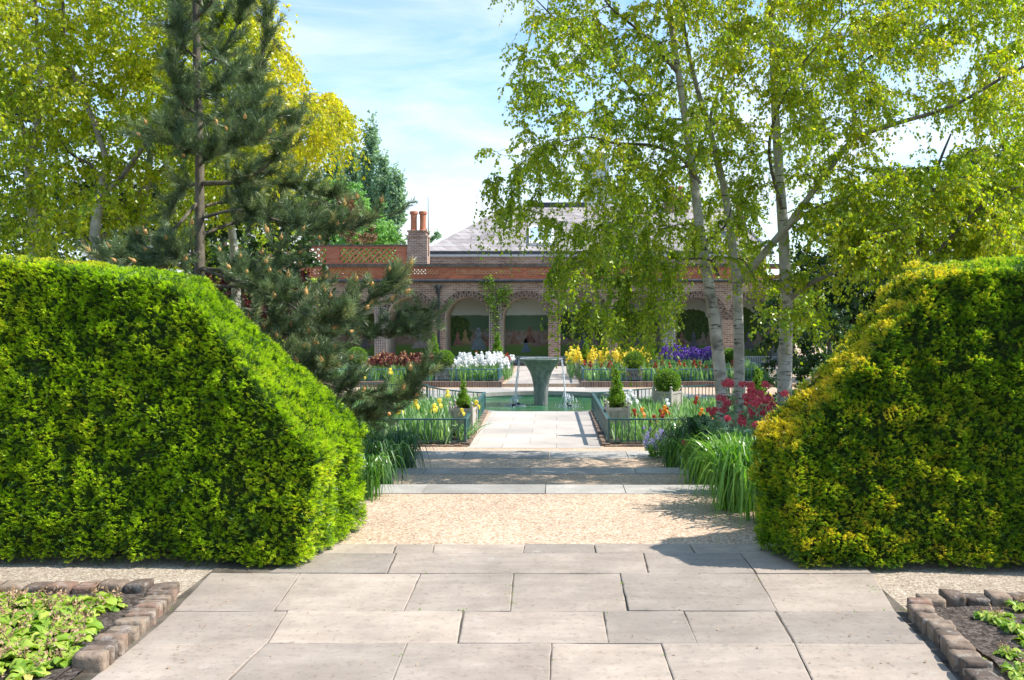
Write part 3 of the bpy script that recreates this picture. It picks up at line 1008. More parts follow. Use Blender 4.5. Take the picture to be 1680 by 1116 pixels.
tag(g.build('lawn', M['lawn']), kind='structure')

# ------------------------------------------------------------------ fountain
FX, FY = -0.40, 22.0
fo = empty('fountain', (FX, FY, -1.0))
g = Geo()
g.lathe([(0.10, -0.1), (0.178, -0.1), (0.172, 0.28), (0.178, 0.42), (0.195, 0.70), (0.228, 0.90), (0.285, 1.08), (0.365, 1.22), (0.46, 1.33), (0.54, 1.395), (0.565, 1.425), (0.56, 1.44),
         (0.50, 1.438), (0.47, 1.405), (0.36, 1.33), (0.2, 1.28), (0.001, 1.27)], 40, power=2.6)
g.build('bowl', M['patina'], fo, smooth=True)
g = Geo()
g.lathe([(0.498, 1.425), (0.25, 1.427), (0.001, 1.427)], 40, power=2.6)
g.build('bowl_water', M['water'], fo)
for x0, ax, sy in ((-0.51, -0.14, -0.25), (0.50, 0.13, -0.22)):
    g = Geo()
    tt = np.linspace(0, 1, 18)
    for kk in range(4):
        ox, oy = rng.normal() * 0.012, rng.normal() * 0.02
        pts = np.stack([x0 + ox + ax * tt ** 0.9 * (1 + .1 * rng.normal()), -0.12 + sy * tt + oy, 1.435 - 1.19 * tt ** 1.9], -1)
        pts += np.cumsum(rng.normal(size=pts.shape) * 0.0015, 0)
        g.tube(pts, 0.006 + 0.005 * rng.uniform(size=18), 5)
    for q in range(26):
        u = rng.uniform(0.3, 1)
        c = np.array([x0 + ax * u + rng.normal() * .015, -.12 + sy * u, 1.435 - 1.19 * u ** 1.9])
        g.tube([c, c - (0, 0, rng.uniform(.01, .04))], [0.004, 0.002], 4)
    g.build('water_stream', M['spray'], fo)
for cx, cy, lbl in ((-0.68, -0.42, 'small jet splashing in the pool left of the fountain'), (-0.60, -0.1, 'smaller jet close behind the splash left of the fountain'),
                    (0.67, -0.1, 'tall jet under the falling stream right of the fountain'), (0.74, -0.62, 'low jet nearest the paved path right of the fountain')):
    nz_ = empty('pool_jet', (FX + cx, FY + cy, -0.76))
    tag(nz_, lbl, 'water jet', 'water jets in the round pool')
    g = Geo()
    g.lathe([(0.02, -0.1), (0.03, 0.0), (0.06, 0.05), (0.062, 0.062), (0.02, 0.066), (0.001, 0.066)], 12)
    g.build('nozzle', M['iron'], nz_, smooth=True)
    g = Geo()
    H = 0.24 if cx < 0 else 0.30
    for q in range(34):
        an = rng.uniform(0, 2 * np.pi)
        vr, vz = rng.uniform(0.05, 0.2), rng.uniform(0.4, 1.0)
        u0 = rng.uniform(0.0, 0.75)
        us = np.linspace(u0, min(1.1, u0 + rng.uniform(.12, .3)), 5)
        pts = np.stack([np.cos(an) * vr * us, np.sin(an) * vr * us, 0.06 + H * vz * 4 * us * (1 - us) * .9], -1)
        g.tube(pts, 0.006 + 0.006 * rng.uniform(size=5), 4)
    for q in range(60):
        an, r_ = rng.uniform(0, 2 * np.pi), rng.uniform(.05, .34)
        c = np.array([np.cos(an) * r_, np.sin(an) * r_, 0.007])
        g.tube([c, c + (rng.uniform(.01, .03), 0, rng.uniform(0, .03))], 0.006, 4)
    tag(g.build('splash', M['spray'], nz_), kind='stuff')
tag(fo, 'green bronze trumpet shaped fountain spilling two streams into the round pool', 'fountain')


# ------------------------------------------------------------------ bed edgings, soil and railings
def kerb_line(g, pts, w_, z0, z1, step=0.075):
    for p, q in zip(pts[:-1], pts[1:]):
        p, q = np.array(p, float), np.array(q, float)
        L = np.linalg.norm(q - p)
        n_ = max(1, int(L / step))
        for i in range(n_):
            a_, b_ = p + (q - p) * (i / n_), p + (q - p) * ((i + 0.93) / n_)
            h = z1 + rng.uniform(-.006, .006)
            g.bar((a_[0], a_[1], (z0 + h) / 2), (b_[0], b_[1], (z0 + h) / 2), w_, h - z0, rng.uniform())


def railing(label, pts, zb, zt, mat, posts, spacing=0.11):
    """Low metal railing along a polyline: rails, posts and upright bars as parts."""
    root = empty('bed_railing', (pts[0][0], pts[0][1], zb))
    off = np.array([pts[0][0], pts[0][1], zb])
    P3 = lambda p, z: np.array([p[0], p[1], z]) - off
    for nm, z, w_, h in (('top_rail', zt, 0.055, 0.024), ('bottom_rail', zb + 0.06, 0.03, 0.012)):
        g = Geo()
        for p, q in zip(pts[:-1], pts[1:]):
            g.bar(P3(p, z), P3(q, z), w_, h)
        g.build(nm, mat, root)
    for p in posts:
        g = Geo()
        g.box(p[0] - off[0] - .021, p[0] - off[0] + .021, p[1] - off[1] - .021, p[1] - off[1] + .021, -0.05, zt - zb + 0.004)
        g.build('post', mat, root)
    nb = 0
    first = None
    for p, q in zip(pts[:-1], pts[1:]):
        p, q = np.array(p, float), np.array(q, float)
        L = np.linalg.norm(q - p)
        n_ = int(L / spacing)
        for i in range(1, n_):
            c = p + (q - p) * i / n_
            if first is None:
                g = Geo()
                g.tube([(0, 0, 0.03), (0, 0, zt - zb - 0.005)], 0.0098, 6)
                b_ = first = g.build('bar', mat, root)
            else:
                b_ = first.copy()
                COL.objects.link(b_)
            b_.location = (c[0] - off[0], c[1] - off[1], 0)
            nb += 1
    tag(root, label, 'railing', 'low railings round the iris beds')
    return root


def arc(r, a0, a1, n):
    return [(PCX + r * math.cos(R(t_)), PCY + r * math.sin(R(t_))) for t_ in np.linspace(a0, a1, n)]


g = Geo()
kerb_line(g, [(-4.9, 14.1), (-1.46, 14.1)], 0.11, -0.7, -0.575)
kerb_line(g, [(-1.50, 14.1), (-1.58, 19.0)], 0.13, -0.7, -0.55, 0.22)
o = g.build('kerb_brick', M['edging_brick'])
tag(o, 'line of worn bricks edging the near bed with a few yellow irises', 'brick kerb')
g = Geo()
kerb_line(g, [(0.80, 14.1), (5.2, 14.1)], 0.11, -0.7, -0.575)
kerb_line(g, [(0.82, 14.1), (0.80, 19.0)], 0.13, -0.7, -0.55, 0.22)
o = g.build('kerb_brick', M['edging_brick'])
tag(o, 'line of worn bricks edging the near bed with white, red and orange blooms', 'brick kerb')
zt = -0.165
railing('blue green railing round the near bed with a few yellow irises', [(-4.9, 14.2), (-1.52, 14.2), (-1.60, 19.0)] + arc(2.86, 243, 190, 9) + [(-4.9, 21.4)], LOW + .02, zt, M['green_paint'],
        [(-4.9, 14.2), (-1.52, 14.2), (-1.56, 16.6), (-1.60, 19.0), arc(2.86, 190, 191, 2)[0], (-4.9, 21.4)])
railing('blue green railing round the near bed with scattered white, red and orange blooms', [(5.2, 14.2), (0.87, 14.2), (0.80, 19.0)] + arc(2.86, 295, 322, 6) + [(4.3, 21.3), (5.2, 21.7)], LOW + .02, zt, M['green_paint'],
        [(5.2, 14.2), (0.87, 14.2), (0.84, 16.6), (0.80, 19.0), arc(2.86, 322, 323, 2)[0], (4.3, 21.3)])

# far beds: raised behind a dark brick face
g = Geo()
g.box(-9.5, -1.62, 25.3, 25.44, -0.75, -0.43)
g.box(-1.76, -1.62, 25.44, 33, -0.75, -0.43)
tag(g.build('brick_kerb', M['dark_brick']), 'dark brick face of the raised bed of white irises, left of the far path', 'brick kerb')
g = Geo()
g.box(0.74, 6.8, 25.3, 25.44, -0.75, -0.43)
g.box(0.74, 0.88, 25.44, 33, -0.75, -0.43)
tag(g.build('brick_kerb', M['dark_brick']), 'dark brick face of the raised bed of yellow and purple irises', 'brick kerb')
for x0, x1, y0, y1, z in ((-9.4, -1.77, 25.45, 32.5, -0.45), (0.89, 6.7, 25.45, 32.5, -0.45), (-4.85, -1.62, 14.2, 18.9, -0.57), (0.9, 5.1, 14.2, 19.0, -0.57), (-4.85, -3.1, 18.9, 21.0, -.57), (2.2, 5.1, 19, 20.2, -.57)):
    g = Geo()
    g.add([[x0, y0, z], [x1, y0, z], [x1, y1, z], [x0, y1, z]], [[0, 1, 2, 3]])
    tag(g.build('soil_bed', M['soil']), kind='structure')
zf = -0.085
railing('blue railing round the raised bed of white irises, left of the far path', [(-9.3, 25.62), (-1.74, 25.62), (-1.74, 32.2), (-9.3, 32.2)], -0.45, zf, M['blue_paint'],
        [(-9.3, 25.62), (-5.6, 25.62), (-3.85, 25.62), (-3.0, 25.62), (-1.74, 25.62), (-1.74, 29), (-1.74, 32.2)], 0.13)
railing('blue railing round the raised bed of yellow irises, right of the far path', [(0.8, 32.2), (0.8, 25.62), (2.85, 25.62)], -0.45, zf, M['blue_paint'],
        [(0.8, 32.2), (0.8, 29), (0.8, 25.62), (1.95, 25.62), (2.85, 25.62)], 0.13)
railing('blue railing in front of the raised bed of purple irises', [(3.0, 25.66), (6.65, 25.66), (6.65, 31)], -0.45, zf, M['blue_paint'],
        [(3.0, 25.66), (4.05, 25.66), (5.4, 25.66), (6.65, 25.66), (6.65, 31)], 0.13)


# ------------------------------------------------------------------ planters with box balls and spirals
def make_planter(ornament=False):
    root = empty('wooden_planter')
    w_, h = 0.225, 0.46
    for sx, sy, hor in ((0, -1, True), (0, 1, True), (-1, 0, False), (1, 0, False)):
        g = Geo()
        nb = 6
        for i in range(nb):
            a_, b_ = -w_ + 0.03 + (2 * w_ - .06) * i / nb, -w_ + .03 + (2 * w_ - .06) * (i + 0.965) / nb
            tn = rng.uniform(0, 1)
            if hor:
                y = sy * (w_ - 0.012)
                g.box(a_, b_, min(y, y - sy * 0.016), max(y, y - sy * .016), 0.07, h - 0.045, tn)
            else:
                x = sx * (w_ - .012)
                g.box(min(x, x - sx * .016), max(x, x - sx * .016), a_, b_, 0.07, h - 0.045, tn)
        for z0, z1 in ((0.045, 0.085), (h - 0.06, h - 0.01)):
            if hor:
                y = sy * (w_ - .012)
                g.box(-w_ + .03, w_ - .03, min(y, y + sy * .012) + .0005, max(y, y + sy * .012), z0, z1, 0.4)
            else:
                x = sx * (w_ - .012)
                g.box(min(x, x + sx * .012) + .0005, max(x, x + sx * .012), -w_ + .03, w_ - .03, z0, z1, .4)
        if ornament and sy == -1:
            pn = g.build('side_panel', M['planter_wood'], root)
            g2 = Geo()
            yy = -w_ - 0.012
            g2.bar((-.16, yy, .12), (-.035, yy, .23), .012, .012, up=(0, 1, 0))
            g2.bar((-.16, yy, .34), (-.035, yy, .23), .012, .012, up=(0, 1, 0))
            g2.bar((.16, yy, .12), (.035, yy, .23), .012, .012, up=(0, 1, 0))
            g2.bar((.16, yy, .34), (.035, yy, .23), .012, .012, up=(0, 1, 0))
            th = np.linspace(0, 2 * np.pi, 17)
            g2.tube(np.stack([.045 * np.cos(th), np.full(17, yy), .23 + .045 * np.sin(th)], -1), 0.007, 5, cap=False)
            g2.bar((-.18, yy, .36), (.18, yy, .36), .012, .014, up=(0, 1, 0))
            g2.build('iron_ornament', M['iron'], pn)
            continue
        g.build('side_panel', M['planter_wood'], root)
    post = None
    for sx in (-1, 1):
        for sy in (-1, 1):
            if post is None:
                g = Geo()
                g.box(-.024, .024, -.024, .024, 0.0, h + 0.03, 0.2)
                g.lathe([(0.012, 0), (0.012, 0.014), (0.026, 0.03), (0.029, 0.045), (0.022, 0.064), (0.001, 0.074)], 10, (0, 0, h + 0.03), 0.2)
                post = p_ = g.build('post', M['planter_wood'], root)
            else:
                p_ = post.copy()
                COL.objects.link(p_)
            p_.location = (sx * (w_ - .02), sy * (w_ - .02), 0)
    g = Geo()
    g.box(-w_ + .03, w_ - .03, -w_ + .03, w_ - .03, 0.36, h - 0.03)
    g.build('potting_soil', M['soil'], root)
    return root


def surf_leaves(g, v, f, n, L, W, tint_sd=0.2, out=0.8, jit=0.02):
    p, nr = sample_tris(v, f, n)
    a_ = unit(nr * out + rand_unit(n) * 0.8)
    cl = np.array([mnoise.noise(Vector(q * 14)) for q in p])
    g.leaves(p + nr * rng.uniform(-jit, jit, (n, 1)), a_, perp(a_), rng.uniform(.7, 1.2, n) * L, W, np.clip(0.5 + 0.25 * cl + rng.normal(size=n) * tint_sd, 0, 1), 0.05)


def make_ball(r=0.27):
    root = empty('box_ball')
    gg = Geo()
    th = np.linspace(-np.pi / 2, np.pi / 2, 15)
    prof = np.stack([r * np.cos(th), r * np.sin(th) * 0.96 + r * 0.9], -1)
    gg.lathe(prof, 28)
    v, f = gg.v[0].copy(), gg.loops[0].reshape(-1, 4).copy()
    v *= 1 + 0.04 * np.array([mnoise.noise(Vector(q * 9)) for q in v])[:, None]
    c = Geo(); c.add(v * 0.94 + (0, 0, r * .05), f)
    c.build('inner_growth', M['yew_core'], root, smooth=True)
    g = Geo()
    surf_leaves(g, v, f, 4200, 0.028, 0.016)
    g.build('foliage', M['box_leaf'], root)
    return root


def make_spiral(h=0.75, turns=3.6, r0=0.125):
    root = empty('box_spiral')
    tt = np.linspace(0, 1, 90)
    th = tt * turns * 2 * np.pi
    tr = 0.058 * (1 - tt) ** 0.6 + 0.02
    rr = np.maximum(r0 * (1 - tt) ** 0.9 - 0.022, 0.014)
    pts = np.stack([rr * np.cos(th), rr * np.sin(th), 0.08 + tt * (h - .1)], -1)
    gg = Geo()
    gg.tube(pts, tr, 10, cap=False)
    v, f = gg.v[0], gg.loops[0].reshape(-1, 4)
    c = Geo(); c.tube(pts, tr * 0.8, 8)
    c.tube([(0, 0, 0), (0, 0, h * .9)], [.012, .006], 6)
    c.build('inner_growth', M['yew_core'], root, smooth=True)
    g = Geo()
    surf_leaves(g, v, f, 3200, 0.03, 0.016)
    g.build('foliage', M['box_leaf'], root)
    return root


pl_a, pl_b, ball0, spiral0 = make_planter(), make_planter(True), make_ball(), make_spiral()
KM = kid_map()
used = set()


def place(src, loc, rz, label, cat, group, scale=(1, 1, 1)):
    if src.name in used:
        o_ = copy_tree(src, KM)
    else:
        used.add(src.name)
        o_ = src
    o_.location = loc
    o_.rotation_euler = (0, 0, rz)
    o_.scale = scale
    tag(o_, label, cat, group)
    return o_


GP, GB, GS = 'wooden planters in the iris garden', 'clipped box balls', 'clipped box spirals'
# (what, px, Y, base z, rotation, planter scale, topiary scale, planter kind, where)
spots = [
    ('ball', 1095, 18.3, -0.52, R(52), (1.05, 1.05, 1.02), 1.0, 0, 'near bed by the white blooms and back railing'),
    ('spiral', 1012, 15.3, -0.57, R(4), (0.92, 0.92, 1.1), 1.0, 0, 'near bed behind the right railing corner'),
    ('spiral', 760, 15.3, -0.57, R(-6), (0.95, 0.95, 1.08), 0.74, 0, 'near bed among a few yellow irises'),
    ('ball', 729, 26.2, -0.45, R(8), (1.2, 1.1, .86), 1.1, 1, 'far bed just left of the white irises'),
    ('ball', 1041, 25.95, -0.45, R(-10), (1.05, 1.05, .84), 1.1, 1, 'far bed in front of the yellow irises'),
    ('spiral', 712, 29.4, -0.45, R(0), (1.1, 1.1, 1.1), 1.28, 0, 'far bed between maroon and white irises'),
    ('spiral', 816, 29.6, -0.45, R(0), (1.1, 1.1, 1.1), 1.28, 0, 'far bed behind the white irises'),
    ('spiral', 961, 27.6, -0.45, R(14), (1.2, 1.2, 1.0), 1.1, 0, 'far bed beside the path before yellow irises'),
    ('spiral', 1066, 29.2, -0.45, R(0), (1.1, 1.1, 1.05), 1.1, 0, 'far bed between yellow and purple irises'),
    ('ball', 585, 27.0, -0.45, R(0), (1.1, 1.1, .95), 1.15, 0, 'far bed half hidden by the pine'),
    ('ball', 1196, 28.0, -0.45, R(0), (1.1, 1.1, .95), 1.0, 0, 'far bed behind the two close birch trunks'),
    ('spiral', 1244, 15.0, -0.57, R(0), (1.0, 1.0, 1.0), 1.1, 0, 'near bed behind red valerian and maroon irises'),
]
for what, px, Y, zb, rz, ps, ts, kind, where in spots:
    x = (px - VX) * Y / F
    place(pl_b if kind else pl_a, (x, Y, zb), rz, 'planter under the box %s in %s' % (what, where), 'planter', GP, ps)
    zt_ = zb + 0.40 * ps[2]
    if what == 'ball':
        place(ball0, (x, Y, zt_), rz, 'box ball in %s' % where, 'topiary', GB, (ts,) * 3)
    else:
        place(spiral0, (x, Y, zt_), rz + px, 'box spiral in %s' % where, 'topiary', GS, (ts,) * 3)


# ------------------------------------------------------------------ the brick arcade
BY = 34.0
k_ = BY / F
bx = lambda px: (px - VX) * k_
bz = lambda py: EYE - (py - VY) * k_
arcade = empty('brick_arcade', (0, BY, FAR))
OFF = np.array([0, -BY, -FAR])


class Loc(Geo):
    def __init__(self, off=OFF):
        super().__init__()
        self.off = off

    def add(self, v, f, tint=0.5):
        super().add(np.asarray(v, float).reshape(-1, 3) + self.off, f, tint)


centres = [767 + 95 * i for i in range(-5, 6)]
HW = 37.5
ztop, zspr = bz(463), bz(525)
xa, xb = bx(centres[0] - 58), bx(centres[-1] + 62)
wall, piers = Loc(), Loc()
depth = 0.34
na = 20
for c in centres:
    cx, hw = bx(c), HW * k_
    # spandrel: strip between the arch and the wall top
    th = np.linspace(np.pi, 0, na)
    ax_, az_ = cx + hw * np.cos(th), zspr + hw * np.sin(th)
    for i in range(na - 1):
        wall.add([[ax_[i], BY, az_[i]], [ax_[i + 1], BY, az_[i + 1]], [ax_[i + 1], BY, ztop], [ax_[i], BY, ztop]], [[0, 1, 2, 3]])
edges = [xa] + sum([[bx(c - HW), bx(c + HW)] for c in centres], []) + [xb]
for a_, b_ in zip(edges[0::2], edges[1::2]):
    wall.add([[a_, BY, FAR], [b_, BY, FAR], [b_, BY, ztop], [a_, BY, ztop]], [[0, 1, 2, 3]])
wall.add([[xa, BY, FAR], [xa, BY, ztop], [xa, BY + 3, ztop], [xa, BY + 3, FAR]], [[0, 1, 2, 3]])
wall.add([[xb, BY, FAR], [xb, BY + 3, FAR], [xb, BY + 3, ztop], [xb, BY, ztop]], [[0, 1, 2, 3]])
wall.build('wall', M['london_brick'], arcade)
roofg = Loc()
roofg.box(xa + .01, xb - .01, BY + .02, BY + 7.5, ztop - 0.06, ztop + .03)
roofg.build('flat_roof', M['lead'], arcade)
for i, c in enumerate(centres):
    cx, hw = bx(c), HW * k_
    g = Loc()
    D = 2.0
    th = np.linspace(np.pi, 0, na)
    xs_ = np.concatenate([[cx - hw], cx + hw * np.cos(th), [cx + hw]])
    zs_ = np.concatenate([[FAR], zspr + hw * np.sin(th), [FAR]])
    for q in range(len(xs_) - 1):
        g.add([[xs_[q], BY + .015, zs_[q]], [xs_[q], BY + D, zs_[q]], [xs_[q + 1], BY + D, zs_[q + 1]], [xs_[q + 1], BY + .015, zs_[q + 1]]], [[0, 1, 2, 3]])
    g.build('niche', M['cream'] if c < 900 else M['cream_grey'], arcade)
    if 600 < c < 1300:
        g = Loc()
        n_ = 34
        th = np.linspace(0, np.pi, n_ + 1)
        for ring, (r0, r1) in enumerate(((hw + .005, hw + 0.125), (hw + 0.137, hw + 0.25))):
            for q in range(n_):
                t0, t1 = th[q] + 0.012, th[q + 1] - 0.012
                co = [(cx + r * math.cos(tq), zspr + r * math.sin(tq)) for r, tq in ((r0, t0), (r1, t0), (r1, t1), (r0, t1))]
                pr = 0.008 + 0.006 * ring
                g.hexa([(x_, BY - pr, z_) for x_, z_ in co] + [(x_, BY + .03, z_) for x_, z_ in co], 0.15 + 0.85 * ((q + ring) % 2) * rng.uniform(.5, 1))
        g.build('arch_ring', M['voussoir'], arcade)
# plinth under the railings and pier bases
g = Loc()
for c in centres:
    g.box(bx(c - HW) + .005, bx(c + HW) - .005, BY + .05, BY + 2.05, FAR - .3, FAR + 0.10)
g.build('plinth', M['coping'], arcade)
# gutter with brackets, cornice and balustrade
g = Loc()
g.tube([(xa - .05, BY - .09, bz(461.5)), (xb + .05, BY - .09, bz(460.5))], 0.065, 8)
gut = g.build('gutter', M['lead_dark'], arcade, smooth=True)
g = Loc()
for px in range(430, 1290, 90):
    g.bar((bx(px), BY + .01, bz(464)), (bx(px), BY - .10, bz(463)), .03, .05)
g.build('bracket', M['iron'], gut)
g = Loc()
g.box(xa, xb, BY - .03, BY + .32, bz(462), bz(453.5))
g.box(xa - .02, xb + .02, BY - .07, BY + .34, bz(458), bz(456))
g.build('cornice', M['red_brick'], arcade)
bal = Loc()
zb0, zb1 = bz(453.5), bz(438.5)
step_px = 118
pos = list(range(380, 1300, step_px))
for px in pos:
    bal.box(bx(px - 13), bx(px + 13), BY - .01, BY + .24, zb0, zb1)
bal.box(xa, xb, BY, BY + .23, zb0, bz(451))
bal.box(xa, xb, BY, BY + .23, bz(441), zb1)
bl = bal.build('balustrade', M['red_brick'], arcade)
g = Loc()
za, zc = bz(451), bz(441)
hz_ = zc - za
for p0, p1 in zip(pos[:-1], pos[1:]):
    g = Loc()
    x0, x1 = bx(p0 + 13), bx(p1 - 13)
    n_ = int((x1 - x0) / 0.135)
    for q in range(-1, n_ + 1):
        for s_ in (1, -1):
            ya = BY + (0.04 if s_ > 0 else 0.10)
            sx = x0 + q * (x1 - x0) / n_
            e0, e1 = (sx, sx + hz_) if s_ > 0 else (sx + hz_, sx)
            u0, u1 = 0.0, 1.0
            def clip(xc):
                return (xc - e0) / (e1 - e0)
            lo, hi = sorted((clip(x0), clip(x1)))
            u0, u1 = max(0, lo), min(1, hi)
            if u1 - u0 > 0.08:
                g.bar((e0 + (e1 - e0) * u0, ya, za + hz_ * u0), (e0 + (e1 - e0) * u1, ya, za + hz_ * u1), 0.06, 0.05, rng.uniform(), up=(0, 1, 0))
    g.build('lattice', M['terracotta_bar'], bl)
g = Loc()
g.box(xa - .05, xb + .05, BY - .05, BY + .28, zb1, bz(433))
g.build('coping', M['coping'], bl)
# downpipe, hopper, iron brackets
g = Loc()
g.tube([(bx(720), BY - .07, bz(472)), (bx(720), BY - .07, FAR)], 0.045, 8)
for py in (500, 535, 570):
    g.box(bx(720) - .07, bx(720) + .07, BY - .125, BY + .01, bz(py) - .03, bz(py) + .03)
dp = g.build('downpipe', M['iron'], arcade)
g = Loc()
g.lathe([(0.05, -.18), (0.06, -.1), (0.12, .02), (0.13, .12), (0.1, .12), (.001, .1)], 4, (bx(720), BY - .1, bz(473)))
g.build('hopper', M['iron'], dp)
for px in (622, 716, 902, 998):
    g = Loc()
    g.box(bx(px) - .02, bx(px) + .02, BY - .06, BY - .003, bz(482), bz(470))
    g.box(bx(px) - .08, bx(px) + .08, BY - .09, BY - .003, bz(472), bz(470))
    g.build('wall_bracket', M['iron'], arcade)
tag(arcade, 'long brick arcade of round arches under a red pierced balustrade', 'building')

M['mural_tree'] = plain_mat('mural_tree', (0.02, 0.05, 0.015), (0.10, 0.19, 0.04), 9, 0.6)
# painted panels in the niches
for i, c in enumerate(centres):
    cx, hw = bx(c), HW * k_
    root = empty('mural', (cx, BY + 1.99, FAR))
    off = np.array([-cx, -(BY + 1.99), -FAR])
    g = Loc(off)
    th = np.linspace(0, np.pi, na)
    g.poly([[cx - hw, BY + 1.985, FAR + .02], [cx + hw, BY + 1.985, FAR + .02]] + [[cx + (hw - .001) * math.cos(q), BY + 1.985, zspr + (hw - .001) * math.sin(q)] for q in th])
    mm = mural_mat(i * 1.7 + 2, 2.05 if c < 900 else 1.95)
    pn = g.build('painted_panel', mm, root)
    figs = {767: [(-.62, .75, .55, (0.28, .14, .11)), (-.30, .80, .6, (0.30, .22, .10)), (.25, .55, .95, (.19, .25, .28)), (.72, .7, .5, (.24, .12, .10))],
            672: [(.1, .62, .62, (.34, .30, .29)), (.62, .9, .42, (.28, .27, .27))], 862: [(-.55, .8, .55, (.20, .12, .09)), (-.05, .45, .6, (.12, .17, .22)), (.4, .7, .6, (.22, .15, .13)), (.1, .85, .7, (.16, .09, .07))]}
    for n_f, (dx, z0, h, colr) in enumerate(figs.get(c, [(-.4, .7, .6, (.2, .12, .09)), (.1, .6, .7, (.12, .12, .14)), (.5, .75, .55, (.24, .2, .17))])):
        g = Loc(off)
        x_, y_ = cx + dx, BY + 1.978
        wv = h * (.62 if c == 672 and n_f == 0 else .36)
        o2 = [(-wv, 0), (wv * 1.05, .02), (wv * .72, h * .3), (h * .10, h * .56), (h * .15, h * .8), (h * .05, h * .86), (h * .09, h * .93), (h * .05, h), (-h * .05, h), (-h * .09, h * .93), (-h * .05, h * .86), (-h * .16, h * .8), (-h * .10, h * .56), (-wv * .6, h * .34)]
        g.poly([(x_ + a_, y_, FAR + z0 + b_) for a_, b_ in o2])
        key = 'gown_%d_%d' % (i, n_f)
        mt_ = plain_mat('gown_paint', colr, tuple(min(.8, q * 1.9) for q in colr), 7, 0.6)
        g.build('painted_figure', mt_, pn)
    trees_ = {672: [(-.1, 1.75, .75), (.55, 1.9, .5), (-.6, 1.5, .4), (.15, 1.0, .16)], 767: [(-.62, 1.55, .52), (-.45, 1.15, .42), (-.85, 1.0, .35)], 577: [(.4, 1.6, .6)], 957: [(-.3, 1.6, .8), (.5, 1.3, .6)], 1052: [(.3, 1.7, .7), (-.5, 1.5, .6)], 1147: [(0, 1.6, .85)], 1242: [(-.2, 1.5, .9)]}
    for dx, z0, r_ in trees_.get(c, []):
        g = Loc(off)
        o2 = []
        for q in np.linspace(0, 2 * np.pi, 72)[:-1]:
            rr = r_ * (1 + .22 * mnoise.noise(Vector((math.cos(q) * 2 + dx * 9, math.sin(q) * 2, z0))) + .12 * mnoise.noise(Vector((math.cos(q) * 7 + dx * 9, math.sin(q) * 7, z0))))
            x_, z_ = cx + dx + rr * math.cos(q), zspr * 0 + FAR + z0 + rr * .8 * math.sin(q)
            x_ = min(max(x_, cx - hw + .01), cx + hw - .01)
            dz = math.sqrt(max(0, (hw - .01) ** 2 - (x_ - cx) ** 2))
            o2.append((x_, BY + 1.982 - .0005 * r_, min(z_, zspr + dz)))
        g.poly(o2)
        g.build('painted_tree', M['mural_tree'], pn)
    names = {577: 'mural in the arch half covered by the pine boughs', 672: 'mural of a seated pale gowned lady under a dark tree', 767: 'mural of ladies in blue and ochre gowns by a round tree, right of the downpipe',
             862: 'dim mural of a crowd, in the arch behind the fountain', 957: 'dark mural in the arch just right of the fountain', 1052: 'dark mural behind the yellow irises', 1147: 'dark mural behind the purple irises',
             1242: 'dark mural in the last arch, between the birch trunks'}
    tag(root, names.get(c, 'dark mural in an arch'), 'mural', 'murals in the arcade niches')

# trellis on three piers and low railings across the arches
def trellis(px0, px1, py0, py1, mat, label):
    root_x, y_ = bx(px0), BY - .03
    g = Loc(np.array([-root_x, -y_, -bz(py1)]))
    n_ = 5
    for q in range(n_ + 1):
        x_ = bx(px0 + (px1 - px0) * q / n_)
        g.box(x_ - .014, x_ + .014, y_ - .012, y_, bz(py1), bz(py0))
    m_ = int((bz(py0) - bz(py1)) / 0.098)
    for q in range(m_ + 1):
        z_ = bz(py1) + (bz(py0) - bz(py1)) * q / m_
        g.box(bx(px0), bx(px1), y_ - .024, y_ - .012, z_ - .014, z_ + .014)
    o_ = g.build('trellis', mat, loc=(root_x, y_, bz(py1)))
    tag(o_, label, 'trellis', 'wooden trellises on the arcade piers')


trellis(615.5, 634, 505, 598, M['trellis'], 'square mesh trellis on the pier half covered by pine boughs')
trellis(803, 822, 487, 598, M['trellis'], 'square mesh trellis on the pier with the climbing rose')
trellis(1089, 1107, 478, 596, M['trellis_grey'], 'grey square mesh trellis on the pier behind the purple irises')
fences = {577: 'grey low railing across the arch behind the pine boughs', 672: 'grey low railing across the arch of the seated lady mural', 767: 'grey low railing across the arch just right of the downpipe', 862: 'grey low railing across the arch behind the fountain',
          957: 'grey low railing across the arch just right of the fountain', 1052: 'grey low railing across the arch behind the yellow irises', 1147: 'grey low railing across the arch behind the purple irises', 1242: 'grey low railing across the last arch between the birches'}
for c in centres:
    if c not in fences:
        continue
    root = empty('arch_railing', (bx(c), BY + .2, FAR + .1))
    off = np.array([-bx(c), -(BY + .2), -(FAR + .1)])
    g = Loc(off)
    x0, x1 = bx(c - HW) + .006, bx(c + HW) - .006
    g.box(x0, x1, BY + .19, BY + .21, FAR + .34, FAR + .375)
    g.box(x0, x1, BY + .19, BY + .21, FAR + .13, FAR + .16)
    g.build('rail', M['rail_grey'], root)
    g = Loc(off)
    for q in range(25):
        x_ = x0 + (x1 - x0) * (q + .5) / 25
        g.box(x_ - .016, x_ + .016, BY + .195, BY + .205, FAR + .12, FAR + .36)
    g.build('balusters', M['rail_grey'], root)
    tag(root, fences[c], 'railing', 'low railings across the arcade arches')

